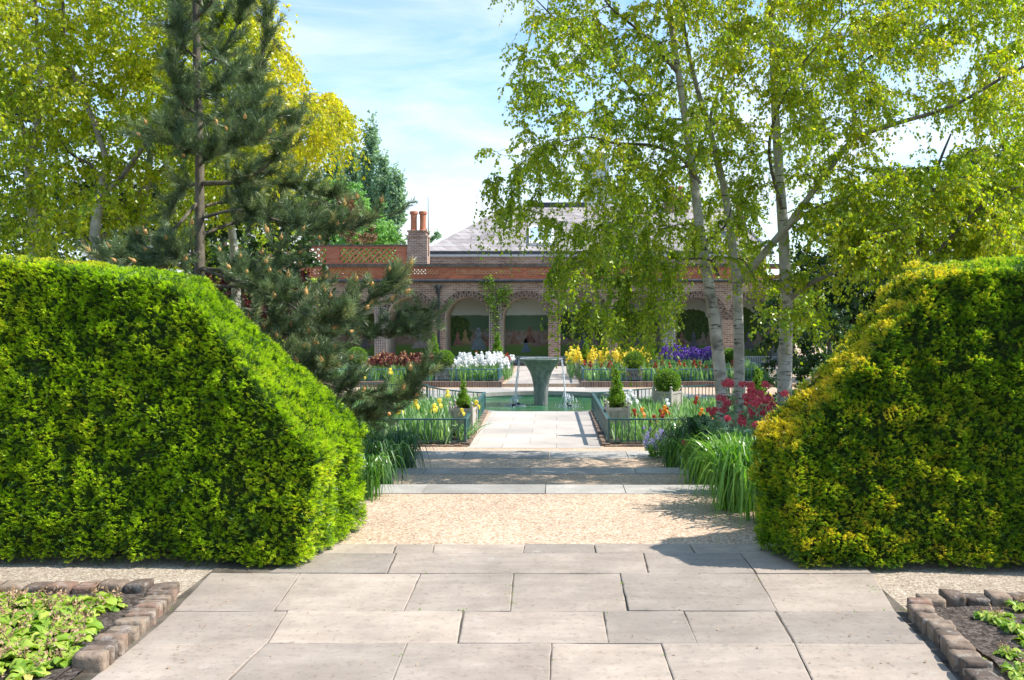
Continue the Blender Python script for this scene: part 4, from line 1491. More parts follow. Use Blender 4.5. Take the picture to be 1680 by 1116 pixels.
# upper parapet with pierced panels, set back on the flat roof
UY = 37.0
ku = UY / F
ux, uz = (lambda px: (px - VX) * ku), (lambda py: EYE - (py - VY) * ku)
par = empty('roof_parapet', (ux(550), UY, uz(435)))
off = -np.array(par.location)
g = Loc(off)
segs = [(415, 430), (432, 445), (445, 456), (535, 556), (650, 668)]
for a_, b_ in ((330, 415), (433, 456), (535, 557), (650, 668)):
    g.box(ux(a_), ux(b_), UY, UY + .25, uz(438), uz(404))
g.box(ux(330), ux(668), UY + .01, UY + .24, uz(438), uz(431))
g.box(ux(330), ux(668), UY + .01, UY + .24, uz(407.5), uz(404))
g.build('wall', M['red_brick'], par)
g = Loc(off)
g.box(ux(328), ux(669), UY - .04, UY + .29, uz(404), uz(401.5))
g.build('coping', M['coping'], par)
for a_, b_ in ((415, 433), (456, 535), (557, 650)):
    g = Loc(off)
    x0, x1, z0, z1 = ux(a_), ux(b_), uz(431), uz(407.5)
    h = z1 - z0
    n_ = max(1, int((x1 - x0) / 0.235))
    for q in range(-4, n_ + 1):
        for s_ in (1, -1):
            ya = UY + (.06 if s_ > 0 else .13)
            sx = x0 + q * (x1 - x0) / n_
            e0, e1 = (sx, sx + h) if s_ > 0 else (sx + h, sx)
            lo, hi = sorted(((x0 - e0) / (e1 - e0), (x1 - e0) / (e1 - e0)))
            u0, u1 = max(0, lo), min(1, hi)
            if u1 - u0 > .05:
                g.bar((e0 + (e1 - e0) * u0, ya, z0 + h * u0), (e0 + (e1 - e0) * u1, ya, z0 + h * u1), .07, .075, rng.uniform(), up=(0, 1, 0))
    g.build('pierced_panel', M['terracotta_bar'], par)
tag(par, 'red brick parapet with three pierced lattice panels on the arcade roof', 'parapet')

# chimney stack
ch = empty('chimney_stack', (ux(684), UY, uz(435)))
off = -np.array(ch.location)
g = Loc(off)
g.box(ux(668.5), ux(701), UY - .05, UY + .75, uz(436), uz(388))
g.box(ux(667.5), ux(702), UY - .08, UY + .78, uz(389), uz(386))
g.box(ux(670), ux(699), UY - .03, UY + .73, uz(386), uz(379))
g.box(ux(668), ux(701), UY - .07, UY + .77, uz(380.5), uz(378))
g.build('stack', M['london_brick'], ch)
for px in (677, 692):
    g = Loc(off)
    r_ = 5.6 * ku
    g.lathe([(r_ * 1.15, uz(379)), (r_ * 1.15, uz(377)), (r_ * .95, uz(376)), (r_ * .9, uz(362)), (r_ * .95, uz(351)), (r_ * 1.22, uz(350)), (r_ * 1.22, uz(346.5)), (r_, uz(345.5)), (r_ * .75, uz(345.5)), (r_ * .7, uz(355)), (.001, uz(356))], 18, (ux(px), UY + .3, 0))
    g.build('chimney_pot', M['terracotta'], ch, smooth=False)
g = Loc(off)
g.tube([(ux(701.5), UY + .3, uz(420)), (ux(700.5), UY + .3, uz(322))], [0.03, 0.014], 6)
g.build('aerial_pole', M['iron'], ch)
tag(ch, 'brick chimney stack with two terracotta pots left of the slate roof', 'chimney')

# the slate roofed house behind
HY, RY = 40.0, 45.5
hx, hz2 = (lambda px, Y: (px - VX) * Y / F), (lambda py, Y: EYE - (py - VY) * Y / F)
house = empty('slate_roofed_house', (0, HY, FAR))
off = np.array([0, -HY, -FAR])
e0x, e1x, ez = hx(690, HY), hx(1266, HY), hz2(412, HY)
r0x, r1x, rz_ = hx(834, RY), hx(1185, RY), hz2(337, RY)
g = Loc(off)
g.add([[e0x, HY, ez], [e1x, HY, ez], [r1x, RY, rz_], [r0x, RY, rz_]], [[0, 1, 2, 3]])
g.add([[e0x, HY + 11, ez], [e0x, HY, ez], [r0x, RY, rz_]], [[0, 1, 2]])
g.add([[e1x, HY, ez], [e1x, HY + 11, ez], [r1x, RY, rz_]], [[0, 1, 2]])
g.add([[e1x, HY + 11, ez], [e0x, HY + 11, ez], [r0x, RY, rz_], [r1x, RY, rz_]], [[0, 1, 2, 3]])
rf = g.build('roof', M['slate'], house)
g = Loc(off)
g.tube([(e0x, HY - .01, ez + .02), (r0x, RY, rz_ + .04)], 0.09, 6)
g.build('hip_tiles', M['pale_render'], rf)
g = Loc(off)
g.tube([(e1x, HY - .01, ez + .02), (r1x, RY, rz_ + .04)], 0.09, 6)
g.build('hip_tiles', M['pale_render'], rf)
g = Loc(off)
g.box(hx(868, RY), hx(962, RY), RY - .3, RY + .3, rz_ - .45, rz_ + .12)
g.build('ridge_hatch', M['lead_dark'], rf)
g = Loc(off)
g.box(e0x + .2, e1x - .2, HY + .25, HY + 10.8, FAR, ez - .02)
g.build('wall', M['london_brick'], house)
g = Loc(off)
g.box(e0x - .1, e1x + .1, HY - .12, HY + .02, ez - .14, ez - .02)
g.build('gutter', M['lead_dark'], house)
g = Loc(off)
g.box(e0x - .05, e1x + .05, HY + .02, HY + .25, ez - .25, ez - .14)
g.build('fascia', M['white_paint'], house)
# skylight lying on the front slope
def on_roof(px, py):
    # intersection of the sight line with the front slope
    d = np.array([(px - VX) / F, 1, -(py - VY) / F])
    n_ = np.cross([1, 0, 0], unit(np.array([0, RY - HY, rz_ - ez])))
    p0 = np.array([0, HY, ez])
    o_ = np.array([0, 0, EYE])
    return o_ + d * ((p0 - o_) @ n_) / (d @ n_), -n_ if n_[2] < 0 else n_
win = None
for nm, a_, b_, c_, d_, lift, mt_ in (('skylight', 868, 908, 374, 403, .14, 'white_paint'), ('pane', 888, 904, 378, 399, .17, 'glass'), ('pane', 871, 885, 378, 399, .17, 'glass')):
    q = [on_roof(*w_) for w_ in ((a_, d_), (b_, d_), (b_, c_), (a_, c_))]
    nr = q[0][1]
    g = Loc(off)
    g.hexa([p - nr * .05 for p, _ in q] + [p + nr * lift for p, _ in q])
    if nm == 'skylight':
        win = g.build(nm, M[mt_], rf)
    else:
        g.build(nm, M[mt_], win)
tag(house, 'brick house with a hipped grey slate roof and a skylight, behind the arcade', 'house')

# pale turret and further chimneys showing through the birch leaves
tur = empty('roof_turret', (hx(978, 50), 50, 5.0))
off = -np.array(tur.location)
g = Loc(off)
g.box(hx(956, 50), hx(1000, 50), 49.2, 50.8, 5.0, hz2(312, 50))
g.box(hx(953, 50), hx(1003, 50), 49.1, 50.9, hz2(312, 50), hz2(307, 50))
g.build('base', M['pale_render'], tur)
g = Loc(off)
for sx in (958, 993):
    for y_ in (49.3, 50.4):
        g.box(hx(sx, 50), hx(sx + 5, 50), y_, y_ + .25, hz2(307, 50), hz2(255, 50))
g.box(hx(963, 50), hx(993, 50), 49.6, 50.4, hz2(307, 50), hz2(255, 50))
g.build('lantern', M['pale_render'], tur)
g = Loc(off)
g.lathe([(1.0, hz2(255, 50)), (.9, hz2(252, 50)), (.5, hz2(245, 50)), (.15, hz2(240, 50)), (.05, hz2(236, 50)), (.001, hz2(226, 50))], 8, (hx(978, 50), 50, 0))
g.build('cap', M['pale_render'], tur)
tag(tur, 'pale roof turret seen through the birch leaves above the slate roof', 'turret')
for px0, px1, y0, y1, Y, lab in ((1092, 1130, 312, 370, 44.5, 'wide brick chimney on the slate roof behind the birch leaves'), (1208, 1224, 345, 415, 41.5, 'narrow brick chimney at the right end of the slate roof')):
    c_ = empty('chimney_stack', (hx((px0 + px1) / 2, Y), Y, hz2(y1, Y)))
    off = -np.array(c_.location)
    g = Loc(off)
    g.box(hx(px0, Y), hx(px1, Y), Y, Y + .7, hz2(y1, Y), hz2(y0 + 8, Y))
    g.box(hx(px0 - 1, Y), hx(px1 + 1, Y), Y - .03, Y + .73, hz2(y0 + 12, Y), hz2(y0 + 8, Y))
    g.build('stack', M['pier_brick'], c_)
    for q in range(2 if px1 - px0 > 20 else 1):
        g = Loc(off)
        xx = hx(px0, Y) + (hx(px1, Y) - hx(px0, Y)) * (.5 if px1 - px0 < 20 else .3 + .4 * q)
        g.lathe([(.17, hz2(y0 + 8, Y)), (.14, hz2(y0 - 4, Y)), (.17, hz2(y0 - 6, Y)), (.12, hz2(y0 - 8, Y)), (.001, hz2(y0 - 6, Y))], 12, (xx, Y + .35, 0))
        g.build('chimney_pot', M['terracotta'], c_)
    tag(c_, lab, 'chimney')
# ------------------------------------------------------------------ trees
def in_poly(px, py, poly):
    inside = np.zeros(len(px), bool)
    p = np.array(poly, float)
    x0, y0 = p[:, 0], p[:, 1]
    x1, y1 = np.roll(x0, -1), np.roll(y0, -1)
    for a_, b_, c_, d_ in zip(x0, y0, x1, y1):
        if b_ == d_:
            continue
        cr = ((b_ > py) != (d_ > py)) & (px < (c_ - a_) * (py - b_) / (d_ - b_) + a_)
        inside ^= cr
    return inside


def sight_cloud(poly, n, Y0, sd, keep=None, ymin=None, ymax=None):
    """Points filling a crown whose outline is known; the crown is as deep as sd says."""
    p = np.array(poly)
    out = []
    while sum(len(o_) for o_ in out) < n:
        m = n * 2
        px = rng.uniform(p[:, 0].min(), p[:, 0].max(), m)
        py = rng.uniform(p[:, 1].min(), p[:, 1].max(), m)
        ok = in_poly(px, py, poly)
        if keep is not None:
            ok &= rng.uniform(size=m) < keep(px, py)
        px, py = px[ok], py[ok]
        Y = np.clip(Y0 + rng.normal(size=len(px)) * sd, Y0 - 2.1 * sd, Y0 + 2.1 * sd)
        out.append(np.stack([(px - VX) * Y / F, Y, EYE - (py - VY) * Y / F], -1))
    return np.concatenate(out)[:n]


def limb(pts, Y):
    return np.array([P(p[0], p[1], Y + (p[2] if len(p) > 2 else 0)) for p in pts])


class Tree:
    def __init__(self):
        self.paths = []          # (points, radii)
        self.pos, self.rad, self.dir = [], [], []

    def add(self, pts, r0, r1, n=None, power=0.9):
        n = n or max(8, len(pts) * 6)
        q = smooth_path(pts, n)
        t_ = np.linspace(0, 1, n)
        r_ = r0 + (r1 - r0) * t_ ** power
        self.paths.append((q, r_))
        self.pos += list(q)
        self.rad += list(r_)
        self.dir += list(unit(np.gradient(q, axis=0)))
        return q


def grow(trees, clumps, up=0.25, maxlen=3.0, bow=0.35):
    """Hang every clump on the nearest suitable limb with a bowed branch; later clumps may fork from earlier branches."""
    lim = np.concatenate([np.array(t_.pos) for t_ in trees])
    d0 = np.array([np.min(np.linalg.norm(lim - c, axis=1)) for c in clumps])
    twig_at = [[] for _ in trees]
    pos = [np.array(t_.pos) for t_ in trees]
    for ci in np.argsort(d0):
        c = clumps[ci]
        best = None
        for ti, t_ in enumerate(trees):
            v = c - pos[ti]
            dist = np.linalg.norm(v, axis=1)
            pen = dist + np.maximum(0, -v[:, 2]) * 0.45 + 0.15 * (np.array(t_.rad) < 0.004)
            i = int(np.argmin(pen))
            if best is None or pen[i] < best[0]:
                best = (pen[i], ti, i, dist[i])
        _, ti, i, L = best
        t_ = trees[ti]
        p0 = pos[ti][i]
        dr = t_.dir[i]
        ctrl = p0 + (unit(c - p0) * 0.5 + dr * 0.45 + np.array([0, 0, up])) * L * bow * 1.3
        u = np.linspace(0, 1, 7)[:, None]
        q = (1 - u) ** 2 * p0 + 2 * u * (1 - u) * ctrl + u ** 2 * c
        q[1:-1] += rng.normal(size=(5, 3)) * 0.02 * L
        r0 = min(t_.rad[i] * 0.7, 0.006 + 0.010 * L)
        rr = np.linspace(r0, max(0.0025, r0 * 0.3), 7)
        t_.paths.append((q, rr))
        t_.pos += list(q[1:])
        t_.rad += list(rr[1:])
        t_.dir += list(unit(np.gradient(q, axis=0))[1:])
        pos[ti] = np.array(t_.pos)
        twig_at[ti].append(q)
    return twig_at


def hang_twigs(qs, per, L, droop, spread, nleaf, lsize, tint_fn, g_twig, g_leaf, r=0.0022, lw=0.72, hang=0.9):
    qs = np.array(qs)                                    # (K,7,3)
    K = len(qs)
    T = K * per
    kk = np.repeat(np.arange(K), per)
    u = rng.uniform(2.6, 6, T)
    i = np.floor(u).astype(int).clip(0, 5)
    fr = (u - i)[:, None]
    st = qs[kk, i] * (1 - fr) + qs[kk, i + 1] * fr
    out = unit(qs[kk, 6] - qs[kk, 0])
    h = unit(out * 0.7 + rng.normal(size=(T, 3)) * (0.8, 0.8, 0.5))
    ln = L * rng.uniform(0.45, 1.3, T)
    dn = droop * rng.uniform(0.5, 1.3, T)
    m = 6
    s = np.linspace(0, 1, m)[None, :, None]
    path = st[:, None] + h[:, None] * (ln * spread)[:, None, None] * s ** 0.8 - np.array([0, 0, 1.0]) * (ln * dn)[:, None, None] * s ** 1.8
    path[:, 1:] += rng.normal(size=(T, m - 1, 3)) * 0.012
    if g_twig is not None:
        side = perp(h)
        up_ = np.cross(h, side)
        ang = np.array([0, 2.094, 4.189])
        ring = (side[:, None] * np.cos(ang)[None, :, None] + up_[:, None] * np.sin(ang)[None, :, None])      # T,3,3
        rad = (r * (1.1 - 0.6 * np.linspace(0, 1, m)))[None, :, None, None]
        v = path[:, :, None] + ring[:, None] * rad                                                            # T,m,3,3
        b = (np.arange(T) * m * 3)[:, None, None]
        a_, c_ = np.meshgrid(np.arange(m - 1), np.arange(3), indexing='ij')
        d_ = (c_ + 1) % 3
        f = np.stack([a_ * 3 + c_, a_ * 3 + d_, (a_ + 1) * 3 + d_, (a_ + 1) * 3 + c_], -1).reshape(1, -1, 4)
        g_twig.add(v.reshape(-1, 3), (f + b).reshape(-1, 4), 0.0)
    N_ = T * nleaf
    ti = np.repeat(np.arange(T), nleaf)
    w = rng.uniform(0.05, 1.0, N_) * (m - 1.001)
    j_ = np.floor(w).astype(int)
    fr = (w - j_)[:, None]
    c = path[ti, j_] * (1 - fr) + path[ti, j_ + 1] * fr
    a_ = unit(rand_unit(N_) * 0.85 + np.array([0, 0, -hang]) + h[ti] * 0.25)
    sz = lsize * rng.uniform(0.6, 1.2, N_)
    g_leaf.leaves(c + a_ * 0.008, a_, perp(a_), sz, sz * lw, tint_fn(c), 0.08, 0.38)


def wood(t_, name, mat, parent, rmin, rmax, off, sides=7, taint=None):
    g = Geo()
    for q, r_ in t_.paths:
        if rmin <= r_[0] < rmax:
            g.tube(q - off, r_, sides if r_[0] > 0.02 else 5, np.clip((r_ - 0.018) / 0.03, 0, 1) if taint else 0.0)
    if g.n:
        g.build(name, mat, parent, smooth=True)


def finish(t_, name, label, cat, base, bark, bark_thin, twigs, leaf, leaf_m, group=None, split=0.024, taint=False):
    root = empty(name, tuple(base))
    off = np.asarray(base, float)
    wood(t_, 'trunk', bark, root, split, 9, off, 9, taint)
    wood(t_, 'branches', bark_thin, root, 0, split, off)
    for g, nm, mt_ in ((twigs, 'twigs', bark_thin), (leaf, 'crown', leaf_m)):
        if g is not None and g.n:
            g.v = [v - off for v in g.v]
            g.build(nm, mt_, root)
    return tag(root, label, cat, group)


# ---- the three silver birches on the right
YB = 10.5
t1, t2, t3 = Tree(), Tree(), Tree()
t1.add(limb([(1196, 860), (1188, 690), (1180, 600), (1168, 500), (1150, 390), (1138, 290), (1122, 180), (1104, 60), (1085, -80), (1075, -200)], YB), 0.100, 0.02, 60)
t2.add(limb([(1216, 860, .3), (1213, 690, .3), (1212, 560, .3), (1209, 470, .3), (1199, 380, .3), (1186, 300, .3), (1166, 220, .3), (1140, 130, .3), (1120, 30, .3), (1112, -90, .3)], YB), 0.085, 0.015, 60)
t3.add(limb([(1287, 860, .1), (1287, 640, .1), (1290, 520, .1), (1286, 400, .1), (1278, 280, .1), (1271, 170, .1), (1266, 40, .1), (1258, -80, .1), (1250, -200, .1)], YB), 0.105, 0.02, 60)
t2.add(limb([(1212, 465, .3), (1250, 420, .1), (1300, 360, -.2), (1352, 290, -.4), (1400, 230, -.5), (1470, 203, -.7), (1560, 175, -.8), (1650, 125, -.9), (1720, 90, -1)], YB), 0.052, 0.012, 50)
t2.add(limb([(1392, 238, -.5), (1402, 190, -.3), (1398, 150, -.2), (1420, 100, -.1), (1480, 60, 0), (1560, 10, .2)], YB), 0.03, 0.008, 30)
t3.add(limb([(1293, 492, .1), (1330, 465, -.2), (1380, 440, -.4), (1420, 405, -.6), (1490, 350, -.8), (1560, 300, -1)], YB), 0.036, 0.008, 30)
t3.add(limb([(1292, 480, .1), (1325, 450, .3), (1370, 425, .6), (1420, 380, 1)], YB), 0.028, 0.008, 24)
t3.add(limb([(1283, 385, .1), (1330, 345, .4), (1400, 318, .7), (1470, 290, 1)], YB), 0.024, 0.006, 24)
t3.add(limb([(1284, 350, .1), (1262, 240, -.5), (1300, 130, -1.0), (1380, 30, -1.4)], YB), 0.026, 0.006, 24)
t1.add(limb([(1148, 300, 0), (1120, 262, -.2), (1075, 240, -.4), (1010, 235, -.6), (960, 225, -.8), (900, 240, -1)], YB), 0.030, 0.006, 30)
t1.add(limb([(1160, 262, 0), (1118, 240, .2), (1085, 215, .3), (1040, 150, .5), (985, 95, .6), (930, 50, .7), (880, 0, .8)], YB), 0.036, 0.008, 34)
t1.add(limb([(1178, 452, 0), (1165, 428, -.2), (1130, 425, -.5), (1080, 437, -.8)], YB), 0.022, 0.005, 20)
t1.add(limb([(1160, 395, 0), (1190, 370, -.2), (1200, 340, -.3)], YB), 0.022, 0.006, 14)
t1.add(limb([(1135, 270, 0), (1080, 290, .5), (1030, 330, .8), (985, 395, 1.0)], YB), 0.024, 0.005, 24)
t2.add(limb([(1180, 290, .3), (1165, 200, .6), (1190, 110, .9), (1200, 0, 1.2)], YB), 0.03, 0.008, 24)
t1.add(limb([(1112, 120, 0), (1060, 60, -.4), (1000, 10, -.8), (960, -60, -1)], YB), 0.026, 0.006, 24)
poly = [(835, -190), (822, 0), (852, 40), (858, 90), (826, 140), (842, 190), (805, 240), (790, 300), (800, 340), (835, 370), (850, 410), (885, 445), (930, 500), (985, 525), (1040, 530), (1100, 515), (1120, 440), (1200, 440),
        (1240, 520), (1330, 560), (1345, 470), (1420, 430), (1560, 420), (1690, 400), (1740, 200), (1720, -190)]


def keep_r(px, py):
    k = np.full(len(px), 0.62)
    k[(py < 250)] = 0.8
    k[((px - 1540) / 110) ** 2 + ((py - 225) / 38) ** 2 < 1] = 0.06
    k[((px - 1440) / 60) ** 2 + ((py - 300) / 50) ** 2 < 1] = 0.2
    k[((px - 930) / 45) ** 2 + ((py - 300) / 50) ** 2 < 1] = 0.25
    k[((px - 870) / 35) ** 2 + ((py - 440) / 60) ** 2 < 1] = 0.4
    k[(py > 560)] = 0.25
    k[(px > 1120) & (px < 1225) & (py > 270)] = 0.26
    k[(px > 1250) & (px < 1310) & (py > 190)] = 0.26
    k[(px < 1110) & (py > 400)] *= 0.85
    k[(px > 950) & (px < 1115) & (py > 400)] = 0.95
    k[(px > 1330) & (py > 300)] = 0.75
    return k


def tint_r(c):
    z = c[:, 2]
    lump = np.array([mnoise.noise(Vector(q * 0.9)) for q in c])
    return np.clip(0.54 + 0.25 * lump + 0.035 * (z - 3.5) + 0.02 * (c[:, 0] - 2) + rng.normal(size=len(c)) * 0.16, 0, 1)


cl = np.concatenate([sight_cloud(poly, 840, YB - .3, 0.85, keep_r), sight_cloud([(880, 250), (1250, 250), (1260, 430), (900, 420)], 85, YB + 1.4, 0.35)])
tw = grow([t1, t2, t3], cl)
for t_, q, lb in ((t1, tw[0], 'silver birch with the leftmost of three white trunks, twigs trailing over the arcade'),
                  (t2, tw[1], 'silver birch with the middle white trunk and one long limb crossing to the right'),
                  (t3, tw[2], 'silver birch with the straight white trunk nearest the dark hedge')):
    gt, gl = Geo(), Geo()
    q = np.array(q)
    low = (q[:, 6, 2] < 3.2) & (q[:, 6, 0] < 2.0)
    if low.any():
        hang_twigs(q[low], 10, 0.6, 1.0, 0.32, 24, 0.044, tint_r, gt, gl)
    if (~low).any():
        hang_twigs(q[~low], 11, 0.46, 0.7, 0.7, 21, 0.044, tint_r, gt, gl)
    base = np.array([t_.paths[0][0][0][0], t_.paths[0][0][0][1], -0.75])
    finish(t_, 'birch_tree', lb, 'tree', base, M['birch_bark'], M['brown_bark'], gt, gl, M['birch_leaf'], 'silver birches on the right', 0.02, True)

# ---- the golden green birches on the left
YL = 11.0
l1, l2, l3, l4 = Tree(), Tree(), Tree(), Tree()
l1.add(limb([(66, 720), (60, 460), (54, 350), (48, 275), (58, 230), (66, 150), (60, 40), (50, -120)], YL), 0.085, 0.015, 44)
l1.add(limb([(48, 275), (38, 210, .2), (15, 150, .4), (-30, 80, .6)], YL), 0.04, 0.01, 20)
l2.add(limb([(150, 720), (156, 480), (155, 400), (160, 345), (168, 300), (176, 270), (150, 190, -.2), (110, 90, -.3), (100, -80, -.3)], YL - .4), 0.085, 0.015, 44)
l2.add(limb([(166, 320), (200, 290, -.3), (240, 235, -.5), (300, 170, -.6), (330, 60, -.7)], YL - .4), 0.04, 0.01, 26)
l2.add(limb([(170, 300), (148, 270, .3), (110, 245, .5), (70, 160, .7)], YL - .4), 0.03, 0.008, 20)
l2.add(limb([(160, 345), (195, 325, .2), (230, 300, .4)], YL - .4), 0.026, 0.008, 16)
l3.add(limb([(215, 720, .6), (228, 460, .6), (236, 360, .6), (246, 260, .6), (258, 200, .6), (270, 90, .6), (278, -100, .6)], YL), 0.075, 0.015, 44)
l3.add(limb([(150, 420, .4), (190, 365, .5), (240, 305, .6), (285, 255, .6), (330, 180, .6), (380, 60, .5), (400, -60, .4)], YL), 0.05, 0.012, 34)
l4.add(limb([(395, 720, 2), (385, 430, 2), (375, 330, 2), (390, 200, 2), (400, 80, 2), (410, -60, 2)], YL), 0.08, 0.015, 40)
l4.add(limb([(380, 270, 2), (430, 190, 1.7), (490, 160, 1.5), (540, 165, 1.3)], YL), 0.028, 0.006, 24)
l4.add(limb([(390, 180, 2), (430, 120, 1.7), (470, 95, 1.5)], YL), 0.024, 0.006, 20)
polyL = [(-70, -190), (430, -190), (440, 20), (470, 70), (488, 110), (500, 150), (545, 152), (572, 180), (556, 240), (528, 262), (505, 240), (480, 285), (430, 300), (420, 350), (330, 395), (200, 400), (60, 400), (-70, 400)]


def keep_l(px, py):
    k = np.full(len(px), 0.9)
    k[((px - 100) / 95) ** 2 + ((py - 290) / 60) ** 2 < 1] = 0.4
    k[(py > 340)] = 0.6
    return k


def tint_l(c):
    lump = np.array([mnoise.noise(Vector(q * 0.8)) for q in c])
    pyy = VY - (c[:, 2] - EYE) * F / c[:, 1]
    pxx = VX + c[:, 0] * F / c[:, 1]
    return np.clip(0.52 + 0.22 * lump + 0.075 * (c[:, 2] - 4.3) + 0.3 * np.clip((pxx - 380) / 90, 0, 1) + rng.normal(size=len(c)) * 0.16, 0, 1)


cl = np.concatenate([sight_cloud(polyL, 640, YL, 1.0, keep_l), sight_cloud(polyL[3:14] + [(400, 300), (420, 60)], 70, YL + 1.6, 0.5)])
tw = grow([l1, l2, l3, l4], cl)
for t_, q, lb in ((l1, tw[0], 'golden green birch with a pale trunk forking high, at the left edge'), (l2, tw[1], 'golden green birch with a trunk forking low in two, above the left hedge'),
                  (l3, tw[2], 'golden green birch with a long leaning limb, close behind the pine'), (l4, tw[3], 'golden birch behind the pine with yellow twigs trailing against the sky')):
    if not len(q):
        continue
    gt, gl = Geo(), Geo()
    hang_twigs(q, 12, 0.5, 0.75, 0.7, 18, 0.052, tint_l, gt, gl)
    base = np.array([t_.paths[0][0][0][0], t_.paths[0][0][0][1], -0.5])
    finish(t_, 'birch_tree', lb, 'tree', base, M['birch_bark'], M['brown_bark'], gt, gl, M['gold_leaf'], 'golden birches on the left', 0.02, True)

# ---- the young birch whose sunny leaves stand over the right hedge
t5 = Tree()
t5.add(limb([(1500, 760), (1495, 560), (1505, 430), (1520, 340), (1540, 270), (1560, 220)], 9.6), 0.05, 0.01, 30)
t5.add(limb([(1500, 450), (1560, 390, -.2), (1620, 330, -.3), (1690, 300, -.4)], 9.6), 0.026, 0.006, 20)
t5.add(limb([(1505, 440), (1460, 390, .2), (1410, 350, .3)], 9.6), 0.022, 0.006, 20)
poly5 = [(1350, 330), (1420, 300), (1500, 270), (1580, 245), (1700, 245), (1740, 440), (1500, 440), (1420, 450)]
cl = sight_cloud(poly5, 170, 9.6, 0.6)
tw = grow([t5], cl)
gt, gl = Geo(), Geo()
hang_twigs(tw[0], 10, 0.42, 0.6, 0.8, 15, 0.052, lambda c: np.clip(0.55 + 0.25 * np.array([mnoise.noise(Vector(q * 1.2)) for q in c]) + rng.normal(size=len(c)) * .17, 0, 1), gt, gl)
finish(t5, 'birch_tree', 'young birch with sunlit yellow green leaves standing over the top of the right hedge', 'tree', np.array([t5.paths[0][0][0][0], 9.6, -.3]), M['birch_bark'], M['brown_bark'], gt, gl, M['birch_leaf'], None, 0.02, True)


# ---- the pine
YP = 8.6
pine = Tree()
pine.add(limb([(324, 800), (327, 500), (327, 380), (327, 250), (323, 120), (321, -40), (320, -180)], YP), 0.062, 0.028, 40)
br = [
    [(328, 245, 0), (385, 215, .1), (415, 150, .2), (437, 60, .25), (444, 10, .3)],
    [(328, 300, 0), (400, 295, -.3), (455, 255, -.5), (488, 196, -.5)],
    [(328, 303, 0), (430, 300, .2), (500, 308, .2), (545, 322, .1)],
    [(330, 358, 0), (390, 345, -.2), (450, 360, -.4), (540, 378, -.5), (640, 352, -.5)],
    [(330, 385, 0), (400, 362, .4), (460, 366, .5), (510, 372, .5)],
    [(325, 190, 0), (298, 165, -.2), (285, 120, -.3), (290, 85, -.3)],
    [(325, 232, 0), (282, 215, -.3), (240, 222, -.4)],
    [(323, 115, 0), (360, 90, -.2), (392, 35, -.2), (416, -10, -.2)],
    [(323, 150, 0), (385, 130, .4), (430, 140, .5)],
    [(322, 70, 0), (292, 30, .2), (280, -30, .2)],
    [(322, 30, 0), (350, 0, -.3), (372, -40, -.3)],
    [(326, 330, 0), (290, 372, -.3), (255, 412, -.4), (205, 425, -.5), (165, 420, -.5)],
    [(326, 300, 0), (296, 312, .2), (280, 350, .3)],
    [(328, 440, 0), (380, 445, -.4), (440, 450, -.6), (466, 398, -.6)],
    [(328, 470, 0), (420, 472, -.5), (520, 490, -.6), (590, 500, -.6), (646, 462, -.6)],
    [(328, 500, 0), (420, 510, .3), (540, 540, .4), (640, 548, .4), (705, 522, .4)],
    [(328, 520, 0), (430, 540, -.3), (500, 552, -.4), (560, 580, -.5)],
    [(330, 560, 0), (430, 590, -.3), (510, 622, -.4), (590, 645, -.5), (665, 650, -.5), (696, 598, -.5)],
    [(330, 580, 0), (420, 620, .2), (520, 660, .2), (600, 685, .2), (650, 672, .2)],
    [(328, 440, 0), (370, 455, -.7), (440, 478, -1), (510, 520, -1.1), (560, 520, -1.1)],
    [(327, 415, 0), (300, 420, -.8), (250, 428, -1), (190, 425, -1.1)],
    [(330, 530, 0), (400, 570, -.8), (470, 600, -.9), (540, 600, -1)],
    [(328, 270, 0), (345, 255, -.6), (390, 235, -.9), (440, 228, -1)],
    [(327, 210, 0), (360, 190, -.4), (400, 185, -.6), (455, 190, -.6)],
    [(323, 160, 0), (350, 150, -.4), (385, 108, -.5)],
    [(322, 95, 0), (300, 75, -.3), (288, 40, -.3)],
    [(322, 85, 0), (345, 60, .4), (368, 22, .5)],
    [(325, 205, 0), (305, 185, .4), (296, 140, .5)],
    [(326, 255, 0), (300, 245, -.5), (268, 228, -.7)],
    [(322, 20, 0), (335, -10, .3), (350, -50, .3)],
    [(328, 340, 0), (380, 330, .6), (450, 335, .9), (510, 350, 1)],
]
tuft_c, tuft_a, tuft_l = [], [], []
cone_at = []
for b_ in br:
    q = pine.add(limb(b_, YP), 0.02 if b_[0][1] > 200 else 0.016, 0.006, 26)
    dr = unit(np.gradient(q, axis=0))
    seg = np.linalg.norm(np.diff(q, axis=0), axis=1).sum()
    n_ = int(seg / 0.044)
    for u in np.concatenate([rng.uniform(0.22, 1, n_), [1.0]]):
        i = min(25, int(u * 25))
        d_ = unit(dr[i] * 0.75 + rng.normal(size=3) * 0.75 + (0, 0, 0.28)) if u < 1 else dr[i]
        L = rng.uniform(0.05, 0.16) * (1.15 - 0.4 * u)
        e = q[i] + d_ * L
        bend = unit(d_ + np.array([0, 0, 0.45]))
        e2 = e + bend * 0.10
        pine.paths.append((np.array([q[i], q[i] + d_ * L * .5, e, e2]), np.array([.006, .005, .004, .0035])))
        tuft_c += [e - d_ * 0.06, e2]
        tuft_a += [unit(d_ + bend), bend]
        tuft_l += [0.14, 0.16]
        cone_at.append((e2, bend))
tuft_c, tuft_a, tuft_l = np.array(tuft_c), np.array(tuft_a), np.array(tuft_l)
K, per = len(tuft_c), 125
ti = np.repeat(np.arange(K), per)
u = rng.uniform(-0.5, 0.5, K * per)
rad = perp(tuft_a[ti])
ax = unit(tuft_a[ti] * rng.uniform(0.45, 1.1, (K * per, 1)) + rad * rng.uniform(.5, 1.0, (K * per, 1)))
g = Geo()
